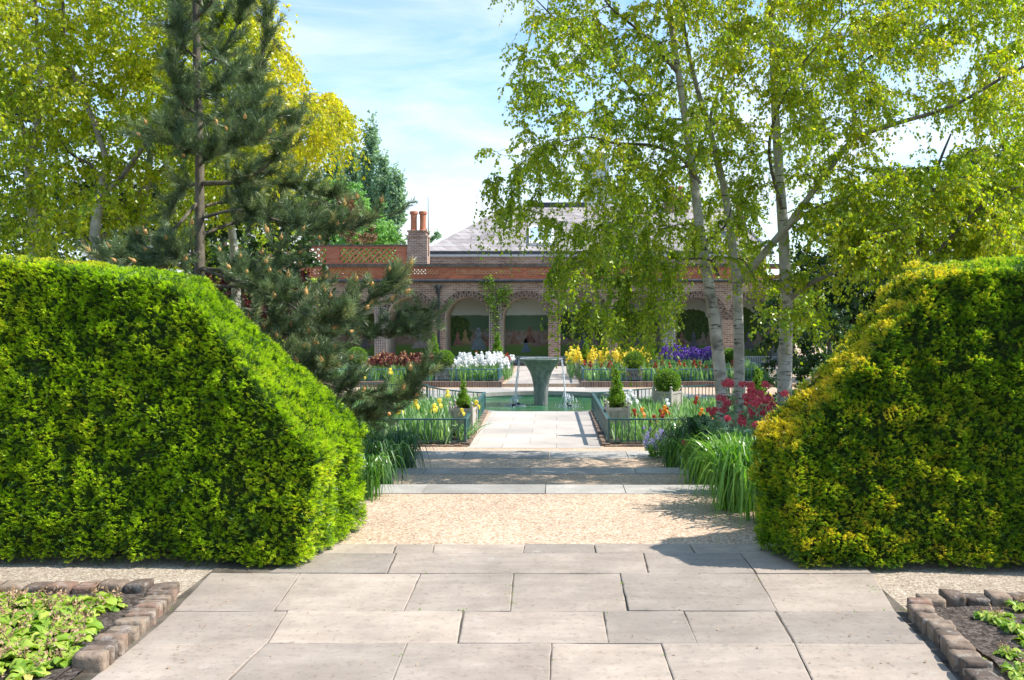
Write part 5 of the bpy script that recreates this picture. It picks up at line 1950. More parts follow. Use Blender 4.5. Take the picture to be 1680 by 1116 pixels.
tn = np.clip(0.45 + np.repeat(rng.normal(size=K) * 0.22, per) + rng.normal(size=K * per) * 0.12, 0, 1)
g.leaves(tuft_c[ti] + tuft_a[ti] * (u * tuft_l[ti])[:, None], ax, perp(ax), rng.uniform(0.055, 0.092, K * per), 0.0046, tn, 0.0, 0.3)
pb = np.array([pine.paths[0][0][0][0], YP, -0.5])
pr = finish(pine, 'pine_tree', 'dark blue green pine with orange young cones rising behind the left hedge', 'tree', pb, M['pine_bark'], M['pine_bark'], None, g, M['pine_needle'], None, 0.0125)
cg = Geo()
th = np.linspace(0, 2 * np.pi, 9)[:-1]
prof = [(0.001, -0.01), (0.017, 0.0), (0.024, 0.016), (0.024, 0.034), (0.018, 0.05), (0.008, 0.06), (0.0045, 0.085), (0.001, 0.092)]
cg.lathe(prof, 9)
v = cg.v[0]
v *= 1 + rng.normal(size=(len(v), 1)) * 0.07
first = cg.build('cone', M['candle'], pr)
sel = []
order = sorted(range(len(cone_at)), key=lambda i: cone_at[i][0][1])
for i in order:
    p = cone_at[i][0]
    py = VY - (p[2] - EYE) * F / p[1]
    if py > 180 and all(np.linalg.norm(p - s) > 0.15 for s, _ in sel) and rng.uniform() < (0.8 if py > 380 else 0.35):
        sel.append(cone_at[i])
for n_, (p, d_) in enumerate(sel[:98]):
    c_ = first if n_ == 0 else first.copy()
    if n_:
        COL.objects.link(c_)
    c_.location = tuple(p - pb + d_ * 0.035)
    c_.rotation_euler = Vector(d_ * .7 + np.array([0, 0, .5])).to_track_quat('Z', 'Y').to_euler()
    c_.scale = (rng.uniform(.6, .9),) * 3


# ---- trees farther off
def far_tree(name, label, base, trunk_h, blobs, nclump, mat, lsize, nl, tl=None, cat='tree', group=None, droop=0.2, r=0.2, bark='brown_bark', lean=(0, 0)):
    """blobs: ellipsoids (centre, radii) that the crown fills unevenly."""
    t_ = Tree()
    base = np.array(base, float)
    top = base + np.array([lean[0], lean[1], trunk_h])
    t_.add([base, base + (top - base) * .5 + rng.normal(size=3) * .05 * r, top], r, r * 0.25, 20)
    vol = np.array([np.prod(b_[1]) for b_ in blobs])
    cnt = np.maximum(3, (nclump * vol / vol.sum()).astype(int))
    cl = np.concatenate([np.array(b_[0]) + rand_unit(c_) * np.array(b_[1]) * rng.uniform(0.25, 1, (c_, 1)) ** 0.5 for b_, c_ in zip(blobs, cnt)])
    tw = grow([t_], cl)
    q = np.array(tw[0])
    sz = np.mean([b_[1] for b_ in blobs])
    gl = Geo()
    hang_twigs(q, 6, tl or 0.30 * sz, droop, 0.9, nl, lsize, lambda c: np.clip(0.5 + .28 * np.array([mnoise.noise(Vector(w_ * 1.6 / sz)) for w_ in c]) + rng.normal(size=len(c)) * .17, 0, 1), None, gl, hang=0.3)
    return finish(t_, name, label, cat, base, M[bark], M[bark], None, gl, mat, group, r * 0.3)


for n_, (px, y0, y1, hw, Y, lb) in enumerate([(606, 198, 420, 13, 70, 'tallest of the blue green poplars beyond the parapet'), (628, 252, 420, 12, 69, 'poplar stepping down to the right of the tallest poplar'), (577, 226, 420, 14, 72, 'poplar with a blunt top just left of the tallest poplar'),
                                             (650, 280, 420, 13, 68, 'shorter poplar nearest the twin chimney pots'), (547, 240, 420, 18, 74, 'poplar half hidden behind the golden birch twigs')]):
    s = Y / F
    x = (px - VX) * s
    zt_, zb_ = EYE - (y0 - VY) * s, LOW
    blobs = []
    for q in range(26):
        u = rng.uniform(0, 1) ** 0.8
        w_ = hw * 1.25 * s * (1 - u) ** 0.6
        an = rng.uniform(0, 6.28)
        zz_ = zb_ + 0.2 * (zt_ - zb_) + u * 0.72 * (zt_ - zb_)
        blobs.append(((x + math.cos(an) * w_, Y + math.sin(an) * w_, zz_), (7 * s, 7 * s, 24 * s)))
    blobs.append(((x, Y, zt_ - 20 * s), (5 * s, 5 * s, 22 * s)))
    far_tree('poplar_tree', lb, (x, Y, zb_), zt_ - zb_ - .5, blobs, 330, M['poplar_leaf'], 0.24, 9, 0.6, group='poplars beyond the house', droop=-0.9, r=0.3)
far_tree('round_tree', 'pale green feathery tree between the pine and the poplars', (-12.0, 50, LOW), 8.5, [((-12.6, 50, 8.3), (1.7, 1.7, 1.2)), ((-11.2, 50.5, 7.0), (1.5, 1.6, 1.5)), ((-10.4, 50, 5.6), (1.3, 1.3, 1.2)), ((-14.2, 50, 7.4), (1.7, 1.6, 1.8)), ((-12.4, 49.6, 5.6), (1.8, 1.6, 1.5))], 300, M['pale_leaf'], 0.17, 12, r=0.2)
far_tree('copper_tree', 'small copper leaved tree showing through the pine boughs', (-11.2, 42, LOW), 6.0, [((-10.8, 42, 6.6), (1.3, 1.2, .9)), ((-9.6, 42, 5.6), (1.1, 1.1, .8)), ((-12.2, 42, 6.0), (1.3, 1.2, 1.0))], 90, M['copper_leaf'], 0.13, 12, r=0.14)
far_tree('round_tree', 'tiny green treetop between the chimney stack and the slate roof', (-9.2, 62, LOW), 5.9, [((-9.2, 62, 6.9), (1.3, 1.0, .7))], 30, M['poplar_leaf'], 0.2, 10, r=0.14)
far_tree('purple_shrub', 'purple leaved shrub behind the pine trunk', (-5.2, 14.5, LOW), 2.2, [((-5.2, 14.5, 2.0), (1.0, .7, .6)), ((-4.4, 14.6, 1.6), (.7, .6, .5))], 50, M['purple_leaf'], 0.07, 12, cat='shrub', r=0.05)
for x, Y, h, w_, mt_, lb in ((-10.9, 18, 6.6, 2.8, 'dark_leaf', 'dark tree behind the leftmost golden birch'), (-7.4, 19, 6.2, 2.4, 'dark_leaf', 'dark tree behind the golden birch with the leaning limb'),
                             (-16, 24, 7.4, 3.8, 'dark_leaf', 'broad dark tree far behind the left birches'), (-10.4, 26, 7.0, 2.8, 'birch_leaf', 'mid green tree behind the pine and the left birches')):
    far_tree('garden_tree', lb, (x, Y, LOW), h * .8, [((x, Y, h * .62), (w_, w_ * .7, h * .5)), ((x + w_ * .5, Y, h * .4), (w_ * .7, w_ * .6, h * .4)), ((x - w_ * .5, Y - .4, h * .35), (w_ * .8, w_ * .6, h * .4))], 150, M[mt_], 0.14, 13, group='trees behind the golden birches', r=0.16)
for x, Y, z, w_, h, mt_, lb in ((7.6, 22, 2.2, 2.2, 2.4, 'dark_leaf', 'dark evergreen just right of the straight birch trunk'), (10.4, 20, 2.8, 2.5, 2.9, 'dark_leaf', 'broad dark evergreen behind the right hedge'),
                                (13.4, 22, 3.4, 2.6, 3.4, 'dark_leaf', 'tall dark evergreen at the right edge behind the young birch'), (9.2, 27, 2.8, 2.2, 2.6, 'birch_leaf', 'mid green tree farther back between the dark evergreens'),
                                (13.0, 35, 3.0, 3.0, 3.0, 'gold_leaf', 'yellow green tree past the end of the arcade'), (5.6, 17.5, .6, 1.3, 1.2, 'dark_leaf', 'dark bush beside the straight birch trunk, above the golden hedge')):
    far_tree('evergreen_tree' if mt_ == 'dark_leaf' and h > 2 else ('dark_bush' if h < 2 else 'garden_tree'), lb, (x, Y, LOW), z + h * .5 + .4, [((x, Y, z + h * .25), (w_ * .7, w_ * .6, h * .75)), ((x + w_ * .5, Y - .2, z - h * .3), (w_ * .75, w_ * .6, h * .6)), ((x - w_ * .45, Y - .3, z - h * .35), (w_ * .75, w_ * .6, h * .6))],
             190 if h > 2 else 80, M[mt_], 0.12 if h > 2 else .08, 14, cat='tree' if h > 2 else 'bush', group='trees behind the right hedge', r=0.16)
# the conifer top at the right edge
cz = Tree()
cb = np.array([17.4, 32, LOW])
cz.add([cb, cb + (0, 0, 5), cb + (0, 0, 8.9)], 0.2, 0.03, 20)
cl = []
for q in range(120):
    u = rng.uniform(0, 1)
    an = rng.uniform(0, 2 * np.pi)
    r_ = (1 - u) * 2.3 * rng.uniform(.5, 1) + .15
    cl.append(cb + np.array([math.cos(an) * r_, math.sin(an) * r_, 1.2 + u * 7.6]))
tw = grow([cz], np.array(cl), 0.0)
gl = Geo()
hang_twigs(tw[0], 6, 0.6, 0.3, 0.9, 16, 0.13, lambda c: np.clip(.4 + rng.normal(size=len(c)) * .2, 0, 1), None, gl, lw=.3, hang=.2)
finish(cz, 'conifer_tree', 'dark conifer top above the leaves at the right edge', 'tree', cb, M['pine_bark'], M['pine_bark'], None, gl, M['poplar_leaf'])
# ------------------------------------------------------------------ irises and other bed plants
def blades(g, base, n, H, W, spread, lean, tint, segs=3, curl=0.12, fan=None):
    """Sword or strap leaves from one crown: each a tapering folded strip."""
    for _ in range(n):
        an = (fan + rng.normal() * 0.25 + (0 if rng.uniform() < .5 else np.pi)) if fan is not None else rng.uniform(0, 2 * np.pi)
        o_ = np.array([math.cos(an), math.sin(an), 0])
        h = H * rng.uniform(0.55, 1.1)
        ln = rng.uniform(0.1, 1) * lean
        p0 = base + np.array([rng.normal() * spread, rng.normal() * spread, 0])
        t_ = np.linspace(0, 1, segs + 1)
        ctr = p0 + o_ * (h * (ln * t_ + curl * t_ ** 2.2))[:, None] + np.array([0, 0, 1.0]) * (h * (t_ - 0.35 * ln * t_ ** 2 - curl * .5 * t_ ** 3))[:, None]
        sd_ = unit(np.cross(o_, [0, 0, 1]) + rng.normal(size=3) * 0.35)
        wd = W * rng.uniform(.7, 1.2) * np.array([0.8, 1, 0.85, 0.06] if segs == 3 else np.interp(t_, [0, .3, .75, 1], [.7, 1, .8, .05]))
        v = np.concatenate([ctr - sd_ * wd[:, None] / 2, ctr + sd_ * wd[:, None] / 2])
        m = segs + 1
        j_ = np.arange(segs)
        g.add(v, np.stack([j_, j_ + 1, j_ + 1 + m, j_ + m], -1), np.clip(tint + rng.normal() * .18, 0, 1))


def iris_flower(g, c, s=1.0, two=False):
    """Three upright standards and three drooping falls."""
    a0 = rng.uniform(0, 6.28)
    for q in range(3):
        an = a0 + q * 2.094
        o_ = np.array([math.cos(an), math.sin(an), 0])
        sd_ = np.array([-o_[1], o_[0], 0])
        p = [c, c + o_ * .022 * s + (0, 0, .03 * s), c + o_ * .026 * s + (0, 0, .062 * s), c + (0, 0, .078 * s)]
        w_ = [.006, .026, .028, .008]
        v = np.array([p[i] + sd_ * w_[i] * sg * s for i in range(4) for sg in (-1, 1)])
        g.add(v, [[0, 2, 3, 1], [2, 4, 5, 3], [4, 6, 7, 5]], np.clip(((0.75 if q == 0 else .12) if two else .7) + rng.normal() * .15, 0, 1))
        an += 1.047
        o_ = np.array([math.cos(an), math.sin(an), 0])
        sd_ = np.array([-o_[1], o_[0], 0])
        p = [c, c + o_ * .032 * s + (0, 0, .008 * s), c + o_ * .056 * s - (0, 0, .022 * s), c + o_ * .054 * s - (0, 0, .06 * s)]
        w_ = [.006, .018, .03, .016]
        v = np.array([p[i] + sd_ * w_[i] * sg * s for i in range(4) for sg in (-1, 1)])
        g.add(v, [[0, 2, 3, 1], [2, 4, 5, 3], [4, 6, 7, 5]], np.clip((0.05 if two else .4) + rng.normal() * .2, 0, 1))


def make_iris(petal, two, nfl, H, leafy):
    root = empty('iris_plant')
    g = Geo()
    blades(g, np.zeros(3), leafy, H * .78, 0.03, 0.03, 0.30, 0.5)
    g.build('leaves', M['iris_leaf'], root)
    fl = []
    gs = Geo()
    for q in range(nfl):
        x, y, z = rng.normal() * .07, rng.normal() * .07, H * rng.uniform(.82, 1.05)
        fl.append(np.array([x, y, z]))
        if q % 2:
            fl.append(np.array([x * .9 + .03, y * .9, z - .11]))
        gs.tube([(x * .3, y * .3, 0), (x * .7, y * .7, z * .55), (x, y, z)], [.007, .006, .005], 4, .5)
    gs.build('stem', M['iris_leaf'], root)
    for c in fl:
        g = Geo()
        iris_flower(g, c, rng.uniform(.95, 1.25), two)
        g.build('flower', petal, root)
    return root


def bed_points(x0, x1, y0, y1, n, md):
    pts = []
    for _ in range(n * 60):
        p = np.array([rng.uniform(x0, x1), rng.uniform(y0, y1)])
        if all((p - q) @ (p - q) > md * md for q in pts):
            pts.append(p)
            if len(pts) == n:
                break
    return pts


def sow(protos, pts, z, label, group, s0=.85, s1=1.15):
    km = kid_map()
    for i, p in enumerate(pts):
        src = protos[i % len(protos)]
        o_ = src if i < len(protos) else copy_tree(src, km)
        o_.location = (p[0], p[1], z)
        o_.rotation_euler = (0, 0, rng.uniform(0, 6.28))
        o_.scale = (1, 1, rng.uniform(s0, s1))
        tag(o_, label, 'iris', group)


def X(px, Y):
    return (px - VX) * Y / F


def protos(mat, two, nfl, H, leafy=7, n=3):
    return [make_iris(mat, two, nfl, H, leafy) for _ in range(n)]


sow(protos(M['petal_white'], False, 3, .62), bed_points(X(742, 26.6), X(838, 26.6), 26.1, 28.6, 44, .19), -.45, 'white iris in the crowd of white irises by the fountain', 'white irises in the far bed')
sow(protos(M['petal_yellow'], False, 3, .74), bed_points(X(933, 28), X(1064, 28), 26.7, 29.6, 80, .17), -.45, 'yellow iris in the crowd of yellow irises right of the fountain', 'yellow irises in the far bed')
sow(protos(M['petal_purple'], False, 3, .80), bed_points(X(1085, 28.5), X(1178, 28.5), 27.2, 30.4, 52, .2), -.45, 'purple iris in the crowd of purple irises beside the birch trunks', 'purple irises in the far bed')
sow(protos(M['petal_maroon'], True, 4, .62), bed_points(X(606, 27), X(697, 27), 26.0, 28.6, 48, .2), -.45, 'maroon and cream iris in the crowd right of the pine boughs', 'maroon irises in the far bed')
sow(protos(M['petal_red'], False, 2, .5, 7, 2), [(X(q, y_), y_) for q, y_ in ((1078, 26.2), (1092, 26.4), (1113, 26.3), (1135, 26.6), (1148, 26.4), (1164, 26.3), (1200, 26.5), (960, 26.1), (1000, 26.2), (990, 26.3))], -.45,
    'brick red iris standing in front of the purple or yellow irises', 'brick red irises in the far right bed')
sow(protos(M['petal_red'], False, 1, .7, 5, 2), [(X(q, y_), y_) for q, y_ in ((827, 27.2), (836, 27.0), (784, 28.8), (833, 28.0))], -.45, 'rusty red iris among the white irises', 'red irises among the white ones')
sow(protos(M['petal_yellow'], False, 1, .5, 8, 2), [(X(q, y_), y_) for q, y_ in ((722, 16.2), (724, 15.2), (750, 17.0), (688, 14.9), (763, 14.6), (774, 15.4), (730, 14.7), (655, 14.9), (608, 22), (640, 23.5))], -.58,
    'yellow iris in the leafy bed left of the paved path', 'yellow irises in the near left bed')
sow(protos(M['petal_white'], False, 1, .46, 8, 2), [(X(q, y_), y_) for q, y_ in ((1023, 17.5), (1040, 18.0), (1047, 16.2), (1092, 16.4), (1030, 16.8))], -.58, 'white iris in the leafy bed right of the paved path', 'white irises in the near right bed')
sow(protos(M['petal_red'], False, 1, .48, 8, 2), [(X(q, y_), y_) for q, y_ in ((1035, 15.3), (1083, 15.2), (1090, 15.4), (1099, 15.3), (1078, 14.7), (1140, 17))], -.58, 'dark red iris in the leafy bed right of the paved path', 'red irises in the near right bed')
sow(protos(M['petal_orange'], False, 1, .46, 6, 2), [(X(q, y_), y_) for q, y_ in ((1105, 14.8), (1066, 14.4), (1136, 14.5), (1178, 13.7))], -.58, 'orange iris behind the front rail of the near right bed', 'orange irises in the near right bed')
sow(protos(M['petal_maroon'], True, 3, .66, 7, 2), bed_points(X(1250, 13.6), X(1285, 13.6), 13.2, 14.6, 12, .17), -.56, 'maroon iris beside the dark hedge and the straight birch trunk', 'maroon irises by the right hedge')
sow(protos(M['petal_yellow'], False, 1, .62, 6, 1), [(X(1222, 15.6), 15.6), (X(1232, 15.4), 15.4), (X(1262, 16), 16)], -.57, 'yellow iris near the small spiral beside the straight birch', 'yellow irises by the straight birch')

# the mass of iris leaves that nobody could count
for nm, x0, x1, y0, y1, z, n_, H, hole in (('left', -4.7, -1.72, 14.3, 18.8, -.57, 800, .46, None), ('right', 1.0, 5.0, 14.35, 19.2, -.57, 850, .42, None), ('farleft', -9.2, -1.85, 25.75, 29.5, -.45, 800, .5, None),
                                      ('farright', .95, 6.5, 25.75, 30.5, -.45, 800, .55, None), ('back', -4.7, -3.3, 18.8, 21.0, -.57, 120, .44, None)):
    g = Geo()
    taken = [(o_.location.x, o_.location.y) for o_ in scene.objects if o_.name.startswith('wooden_planter')]
    for _ in range(n_):
        p = np.array([rng.uniform(x0, x1), rng.uniform(y0, y1), z])
        if any(abs(p[0] - a_) < .32 and abs(p[1] - b_) < .32 for a_, b_ in taken):
            continue
        d_ = np.hypot(p[0] - PCX, p[1] - PCY)
        if d_ < 3.0:
            continue
        blades(g, p, rng.integers(7, 13), H * rng.uniform(.7, 1.1), .037, .06, .32, np.clip(.5 + rng.normal() * .15, 0, 1))
    tag(g.build('iris_leaves', M['iris_leaf']), 'dense sword leaves filling an iris bed', 'iris leaves', kind='stuff')
# leaves flopping through the railing onto the kerb
g = Geo()
for _ in range(9):
    blades(g, np.array([-1.52 + rng.normal() * .03, rng.uniform(14.3, 15.2), -.56]), 7, .42, .026, .03, .9, .5, 4, .4)
for _ in range(12):
    blades(g, np.array([-1.85 + rng.normal() * .05, rng.uniform(25.7, 28.5), -.44]), 7, .5, .026, .03, .6, .5, 4, .3)
tag(g.build('iris_leaves', M['iris_leaf']), 'iris leaves flopping through the railings', 'iris leaves', kind='stuff')


# ---- day lilies: arching strap leaves
def lily(label, x, y, z, H, n, mat, tint=.5, group='day lilies beside the steps', spread=.07, w_=.022, reach=.75):
    root = Geo()
    for _ in range(n):
        an = rng.uniform(0, 6.28)
        o_ = np.array([math.cos(an), math.sin(an), 0])
        h = H * rng.uniform(.6, 1.1)
        rc = reach * h * rng.uniform(.35, 1.25)
        t_ = np.linspace(0, 1, 8)
        p0 = np.array([rng.normal() * spread, rng.normal() * spread, 0])
        top = rng.uniform(.55, .78)
        zz = h * (np.sin(np.minimum(t_ / top, 1.6) * np.pi / 2) * .92) - np.maximum(0, t_ - top) * h * rng.uniform(.5, 2.0)
        ctr = p0 + o_ * (rc * t_ ** 1.25)[:, None] + np.array([0, 0, 1.0]) * np.maximum(zz, .01)[:, None]
        sd_ = unit(np.cross(o_, [0, 0, 1]) + rng.normal(size=3) * .2)
        wd = w_ * rng.uniform(.7, 1.2) * np.interp(t_, [0, .2, .6, 1], [.8, 1, .85, .05])
        fold = np.array([0, 0, 1.0]) * (wd * .22)[:, None]
        v = np.concatenate([ctr - sd_ * wd[:, None] / 2 + fold, ctr, ctr + sd_ * wd[:, None] / 2 + fold])
        j_ = np.arange(7)
        f = np.concatenate([np.stack([j_, j_ + 1, j_ + 9, j_ + 8], -1), np.stack([j_ + 8, j_ + 9, j_ + 17, j_ + 16], -1)])
        root.add(v, f, np.clip(tint + rng.normal() * .2, 0, 1))
    o_ = root.build('day_lily', mat, loc=(x, y, z))
    tag(o_, label, 'plant', group)


lily('dark green day lily drooping over the lower steps, beside the left railing', X(652, 10.2), 10.2, -.42, .62, 240, M['strap_dark'], .45)
lily('dark green day lily between the left hedge and the steps', X(618, 8.7), 8.7, -.2, .52, 190, M['strap_dark'], .55)
lily('day lily tucked behind the left hedge end', X(575, 9.6), 9.6, -.25, .6, 170, M['strap_dark'], .4)
lily('thin day lily right at the foot of the left hedge', X(596, 7.4), 7.4, -.02, .4, 80, M['strap_leaf'], .45, w_=.017)
lily('bright green day lily drooping over the gravel beside the right hedge', 1.50, 7.0, -.02, .60, 330, M['strap_leaf'], .62, w_=.019, reach=.85)
lily('bright day lily pressed against the golden end of the right hedge', 1.66, 6.55, -.02, .5, 170, M['strap_leaf'], .6, w_=.019)
lily('mid green day lily drooping over the stone step on the right', X(1160, 8.9), 8.9, -.2, .52, 260, M['strap_leaf'], .42, w_=.018)
lily('mid green day lily behind the bright one by the right hedge', X(1215, 8.3), 8.3, -.1, .58, 200, M['strap_leaf'], .48, w_=.018)
lily('broad leaved dark plant between the bluebells and the valerian', X(1155, 11.0), 11.0, -.42, .72, 90, M['strap_dark'], .3, w_=.05, reach=.6)
lily('broad leaved dark clump left of the red valerian', X(1125, 11.6), 11.6, -.5, .6, 70, M['strap_dark'], .35, w_=.045, reach=.7)
lily('orange flowered day lily leaves in front of the near left railing', X(590, 13.4), 13.4, -.58, .5, 120, M['strap_leaf'], .5, w_=.02)


lily('glossy green day lily behind the broad leaved dark clump', X(1190, 10.9), 10.9, -.45, .6, 200, M['strap_leaf'], .4, w_=.022)
lily('low mid green day lily right of the mauve bluebells', X(1112, 10.9), 10.9, -.42, .42, 160, M['strap_leaf'], .38, w_=.018)
lily('pale day lily between the bright one and the valerian', X(1205, 7.6), 7.6, -.08, .6, 170, M['strap_leaf'], .6, w_=.018)

# ---- red valerian, bluebells, soft green shrub
def bushy(name, label, x, y, z, H, spread, nst, leaf_m, petal, fl_r, fl_n, cat='plant', group=None, lsz=.05, lpn=18, part='flower_head'):
    root = empty(name, (x, y, z))
    gs, gl = Geo(), Geo()
    heads = []
    for _ in range(nst):
        an, rr = rng.uniform(0, 6.28), spread * math.sqrt(rng.uniform())
        h = H * rng.uniform(.65, 1.1)
        b0 = np.array([math.cos(an) * rr * .4, math.sin(an) * rr * .4, 0])
        tp = np.array([math.cos(an) * rr, math.sin(an) * rr, h])
        md = (b0 + tp) / 2 + np.array([0, 0, h * .08])
        gs.tube([b0, md, tp], [.005, .004, .003], 4)
        heads.append(tp)
        u = rng.uniform(.12, .9, lpn)[:, None]
        c = b0 * (1 - u) ** 2 + 2 * md * u * (1 - u) + tp * u ** 2
        a_ = unit(rand_unit(lpn) * (1, 1, .5) + (0, 0, .35))
        gl.leaves(c, a_, perp(a_), lsz * rng.uniform(.6, 1.2, lpn), lsz * .42, np.clip(.5 + rng.normal(size=lpn) * .2, 0, 1), .06, .4)
    gs.build('stems', leaf_m, root)
    gl.build('leaves', leaf_m, root)
    if petal is not None:
        for hd in heads[:fl_n]:
            n_ = int(130 if fl_r > .025 else 26)
            g = Geo()
            c = hd + rand_unit(n_) * fl_r * rng.uniform(.7, 1, (n_, 1)) * (1, 1, .8 if part == 'flower_head' else 2.6)
            a_ = rand_unit(n_)
            g.leaves(c, a_, perp(a_), .02, .016, np.clip(.5 + rng.normal(size=n_) * .25, 0, 1), .1)
            g.build(part, petal, root)
    return tag(root, label, cat, group)


GV = 'red valerian by the birch trunks'
bushy('valerian_plant', 'tall red valerian in front of the middle birch trunk', X(1222, 9.4), 9.4, -.25, 1.0, .28, 24, M['glaucous_leaf'], M['petal_pink'], .046, 20, 'plant', GV, .075, 24)
bushy('valerian_plant', 'red valerian nearest the golden slope of the right hedge', X(1255, 8.9), 8.9, -.2, .90, .22, 20, M['glaucous_leaf'], M['petal_pink'], .042, 16, 'plant', GV, .07, 24)
bushy('valerian_plant', 'leafy valerian with few blooms left of the middle birch trunk', X(1185, 10.0), 10.0, -.3, .75, .35, 30, M['glaucous_leaf'], M['petal_pink'], .032, 9, 'plant', GV, .08, 26)
bushy('valerian_plant', 'low valerian with dull red heads over the mid green day lily', X(1140, 9.2), 9.2, -.25, .48, .22, 10, M['glaucous_leaf'], M['petal_pink'], .03, 5, 'plant', GV, .06, 16)
bushy('valerian_plant', 'grey green leafy valerian against the right hedge end', X(1218, 8.5), 8.5, -.12, .62, .3, 30, M['glaucous_leaf'], M['petal_pink'], .03, 3, 'plant', GV, .085, 26)
bushy('bluebell_clump', 'clump of pale mauve bluebells at the right end of the lowest step', X(1082, 11.9), 11.9, -.5, .40, .24, 46, M['strap_leaf'], M['petal_mauve'], .016, 46, 'flowers', None, .07, 6, 'flower_spike')
bushy('soft_shrub', 'soft pale green shrub in front of the near right railing', X(1100, 13.1), 13.1, -.6, .60, .42, 70, M['soft_leaf'], None, 0, 0, 'shrub', None, .045, 26)
bushy('soft_shrub', 'low pale green plant beside the mauve bluebells', X(1072, 12.9), 12.9, -.6, .42, .24, 40, M['soft_leaf'], M['petal_mauve'], .012, 6, 'shrub', None, .035, 22, 'flower_spike')
bushy('leafy_plant', 'green leafy plant below the straight birch trunk', X(1262, 11.6), 11.6, -.5, .75, .4, 44, M['glaucous_leaf'], None, 0, 0, 'plant', None, .07, 24)
bushy('leafy_plant', 'dark leafy plant at the foot of the pine', X(560, 10.6), 10.6, -.4, .6, .5, 50, M['rose_leaf'], None, 0, 0, 'plant', None, .06, 20)
bushy('golden_shrub', 'small golden shrub in front of the maroon irises', X(652, 24.0), 24.0, -.6, .45, .45, 60, M['rose_leaf'], None, 0, 0, 'shrub', None, .05, 20)

# ---- climbing rose on the trellis
rose = empty('climbing_rose', (bx(812), BY - .1, FAR))
off = np.array(rose.location)
gs, gl = Geo(), Geo()
for st in ([(815, 600), (813, 560), (812, 520), (806, 480), (790, 466)], [(815, 600), (816, 555), (815, 510), (824, 485), (832, 500)], [(816, 580), (812, 540), (808, 500), (797, 488)], [(815, 590), (818, 530), (812, 470), (800, 458)], [(813, 500), (822, 480), (836, 478)]):
    q = smooth_path([np.array([bx(a_), BY - .09 - rng.uniform(0, .06), bz(b_)]) - off for a_, b_ in st], 24)
    gs.tube(q, np.linspace(.014, .005, 24), 5)
    for i in range(6, 24):
        n_ = 14 if i > 11 else 5
        a_ = unit(rand_unit(n_) + (0, -.4, 0))
        gl.leaves(q[i] + rng.normal(size=(n_, 3)) * (.10, .03, .10), a_, perp(a_), rng.uniform(.06, .12, n_), .055, rng.uniform(.2, 1, n_), .06)
gs.build('stems', M['brown_bark'], rose)
gl.build('leaves', M['rose_leaf'], rose)
tag(rose, 'light green climbing rose on the trellised pier left of the fountain', 'climber')


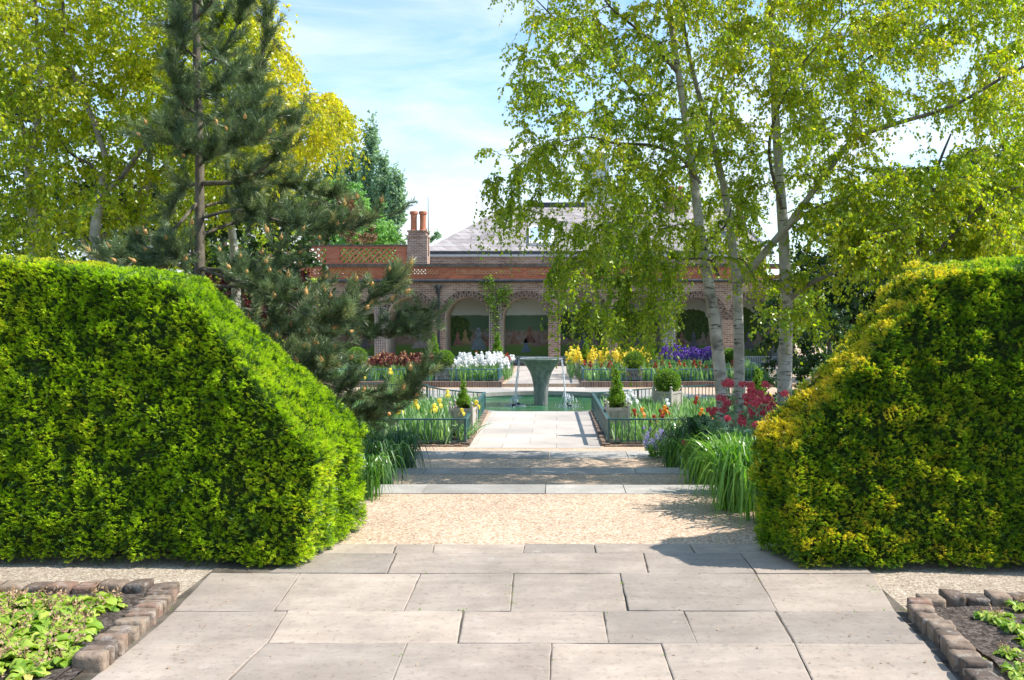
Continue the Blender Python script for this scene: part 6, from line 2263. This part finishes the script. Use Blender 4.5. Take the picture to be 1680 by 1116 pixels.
# ---- primulas in the foreground beds
def make_primula(n_leaf, R_, bloom):
    root = empty('primula_plant')
    g = Geo()
    for q in range(n_leaf):
        an = rng.uniform(0, 6.28)
        o_ = np.array([math.cos(an), math.sin(an), 0])
        sd0 = np.array([-o_[1], o_[0], 0])
        L = R_ * rng.uniform(.7, 1.2)
        rise = rng.uniform(.3, 1.1)
        m = 7
        t_ = np.linspace(0, 1, m)
        zc = L * (rise * t_ * .9 - (.25 + rise * .55) * t_ ** 2) + .012
        ctr = o_ * (L * t_ * (1 - .12 * rise))[:, None] + np.array([0, 0, 1.0]) * np.maximum(zc, .005)[:, None]
        wd = L * .27 * np.interp(t_, [0, .18, .4, .68, .88, 1], [.22, .42, .85, 1.0, .72, .12])
        rows_ = []
        for sx in (-1, -.5, 0, .5, 1):
            ruf = rng.normal(size=m) * .0045 + (abs(sx) == 1) * np.sin(t_ * 22 + sx) * .005
            rows_.append(ctr + sd0 * (wd * sx)[:, None] + np.array([0, 0, 1.0]) * (wd * .38 * abs(sx) * (1 if rise > .5 else .4) + ruf + (.003 if abs(sx) == .5 else 0) * np.sin(t_ * 40))[:, None])
        v = np.stack(rows_, 0).reshape(-1, 3)
        i_, j_ = np.meshgrid(np.arange(4), np.arange(m - 1), indexing='ij')
        f = np.stack([i_ * m + j_, i_ * m + j_ + 1, (i_ + 1) * m + j_ + 1, (i_ + 1) * m + j_], -1).reshape(-1, 4)
        g.add(v, f, np.clip(.5 + rng.normal() * .24, 0, 1))
    g.build('leaves', M['primula_leaf'], root, smooth=True)
    for q in range(bloom):
        g = Geo()
        x, y, h = rng.normal() * .03, rng.normal() * .03, R_ * rng.uniform(.45, .95)
        g.tube([(x * .3, y * .3, 0), (x, y, h)], [.004, .003], 5, .1)
        n_ = 26
        c = np.array([x, y, h]) + rng.normal(size=(n_, 3)) * (.02, .02, .013)
        a_ = unit(rand_unit(n_) + (0, 0, .3))
        g.leaves(c, a_, perp(a_), rng.uniform(.014, .026, n_), .012, rng.uniform(0, 1, n_), .15)
        g.build('faded_bloom', M['dry_bloom'], root)
    return root


pr_ = [make_primula(17, .115, 1), make_primula(15, .105, 1), make_primula(18, .12, 2), make_primula(12, .09, 0)]
km = kid_map()
cnt = 0
spots_l = [(-2.36, 4.55, .7)]
for _ in range(3000):
    p = np.array([rng.uniform(-3.6, -2.26), rng.uniform(3.45, 4.68)])
    edge = min(-2.47 + max(0, 4.55 - p[1]) * .36, -2.26)
    if p[0] < edge and all((p[0] - a_) ** 2 + (p[1] - b_) ** 2 > .10 ** 2 for a_, b_, _ in spots_l):
        spots_l.append((p[0], p[1], rng.uniform(.8, 1.2)))
spots_l += [(X(110, 3.85), 3.85, .7), (X(185, 4.66), 4.66, .5)]
for i, (x, y, s_) in enumerate(spots_l[:140]):
    src = pr_[3] if i == 0 else pr_[i % 3]
    o_ = src if src.name not in used else copy_tree(src, km)
    used.add(src.name)
    o_.location = (x, y, .018)
    o_.rotation_euler = (rng.normal() * .08, rng.normal() * .08, rng.uniform(0, 6.28))
    o_.scale = (s_, s_, s_)
    tag(o_, 'leafy primula with faded brown blooms in the crowded bed left of the paving', 'primula', 'primulas in the left foreground bed')
for i, (px, py, s_) in enumerate([(1640, 1020, 1.0), (1668, 1035, 1.1), (1655, 1075, .62), (1612, 1088, .5), (1668, 1108, .9), (1690, 1060, 1.1), (1720, 1030, 1.0), (1740, 1090, 1.0), (1668, 1000, .8), (1710, 1005, .9), (1615, 1012, .55), (1690, 1130, 1.0)]):
    p = G(px, py, .02)
    o_ = copy_tree(pr_[(i % 2) + 2 if i % 4 else 1], km)
    o_.location = tuple(p)
    o_.rotation_euler = (rng.normal() * .08, rng.normal() * .08, rng.uniform(0, 6.28))
    o_.scale = (s_ * .9,) * 3
    tag(o_, 'green primula in the mostly bare soil bed right of the paving', 'primula', 'primulas in the right foreground bed')
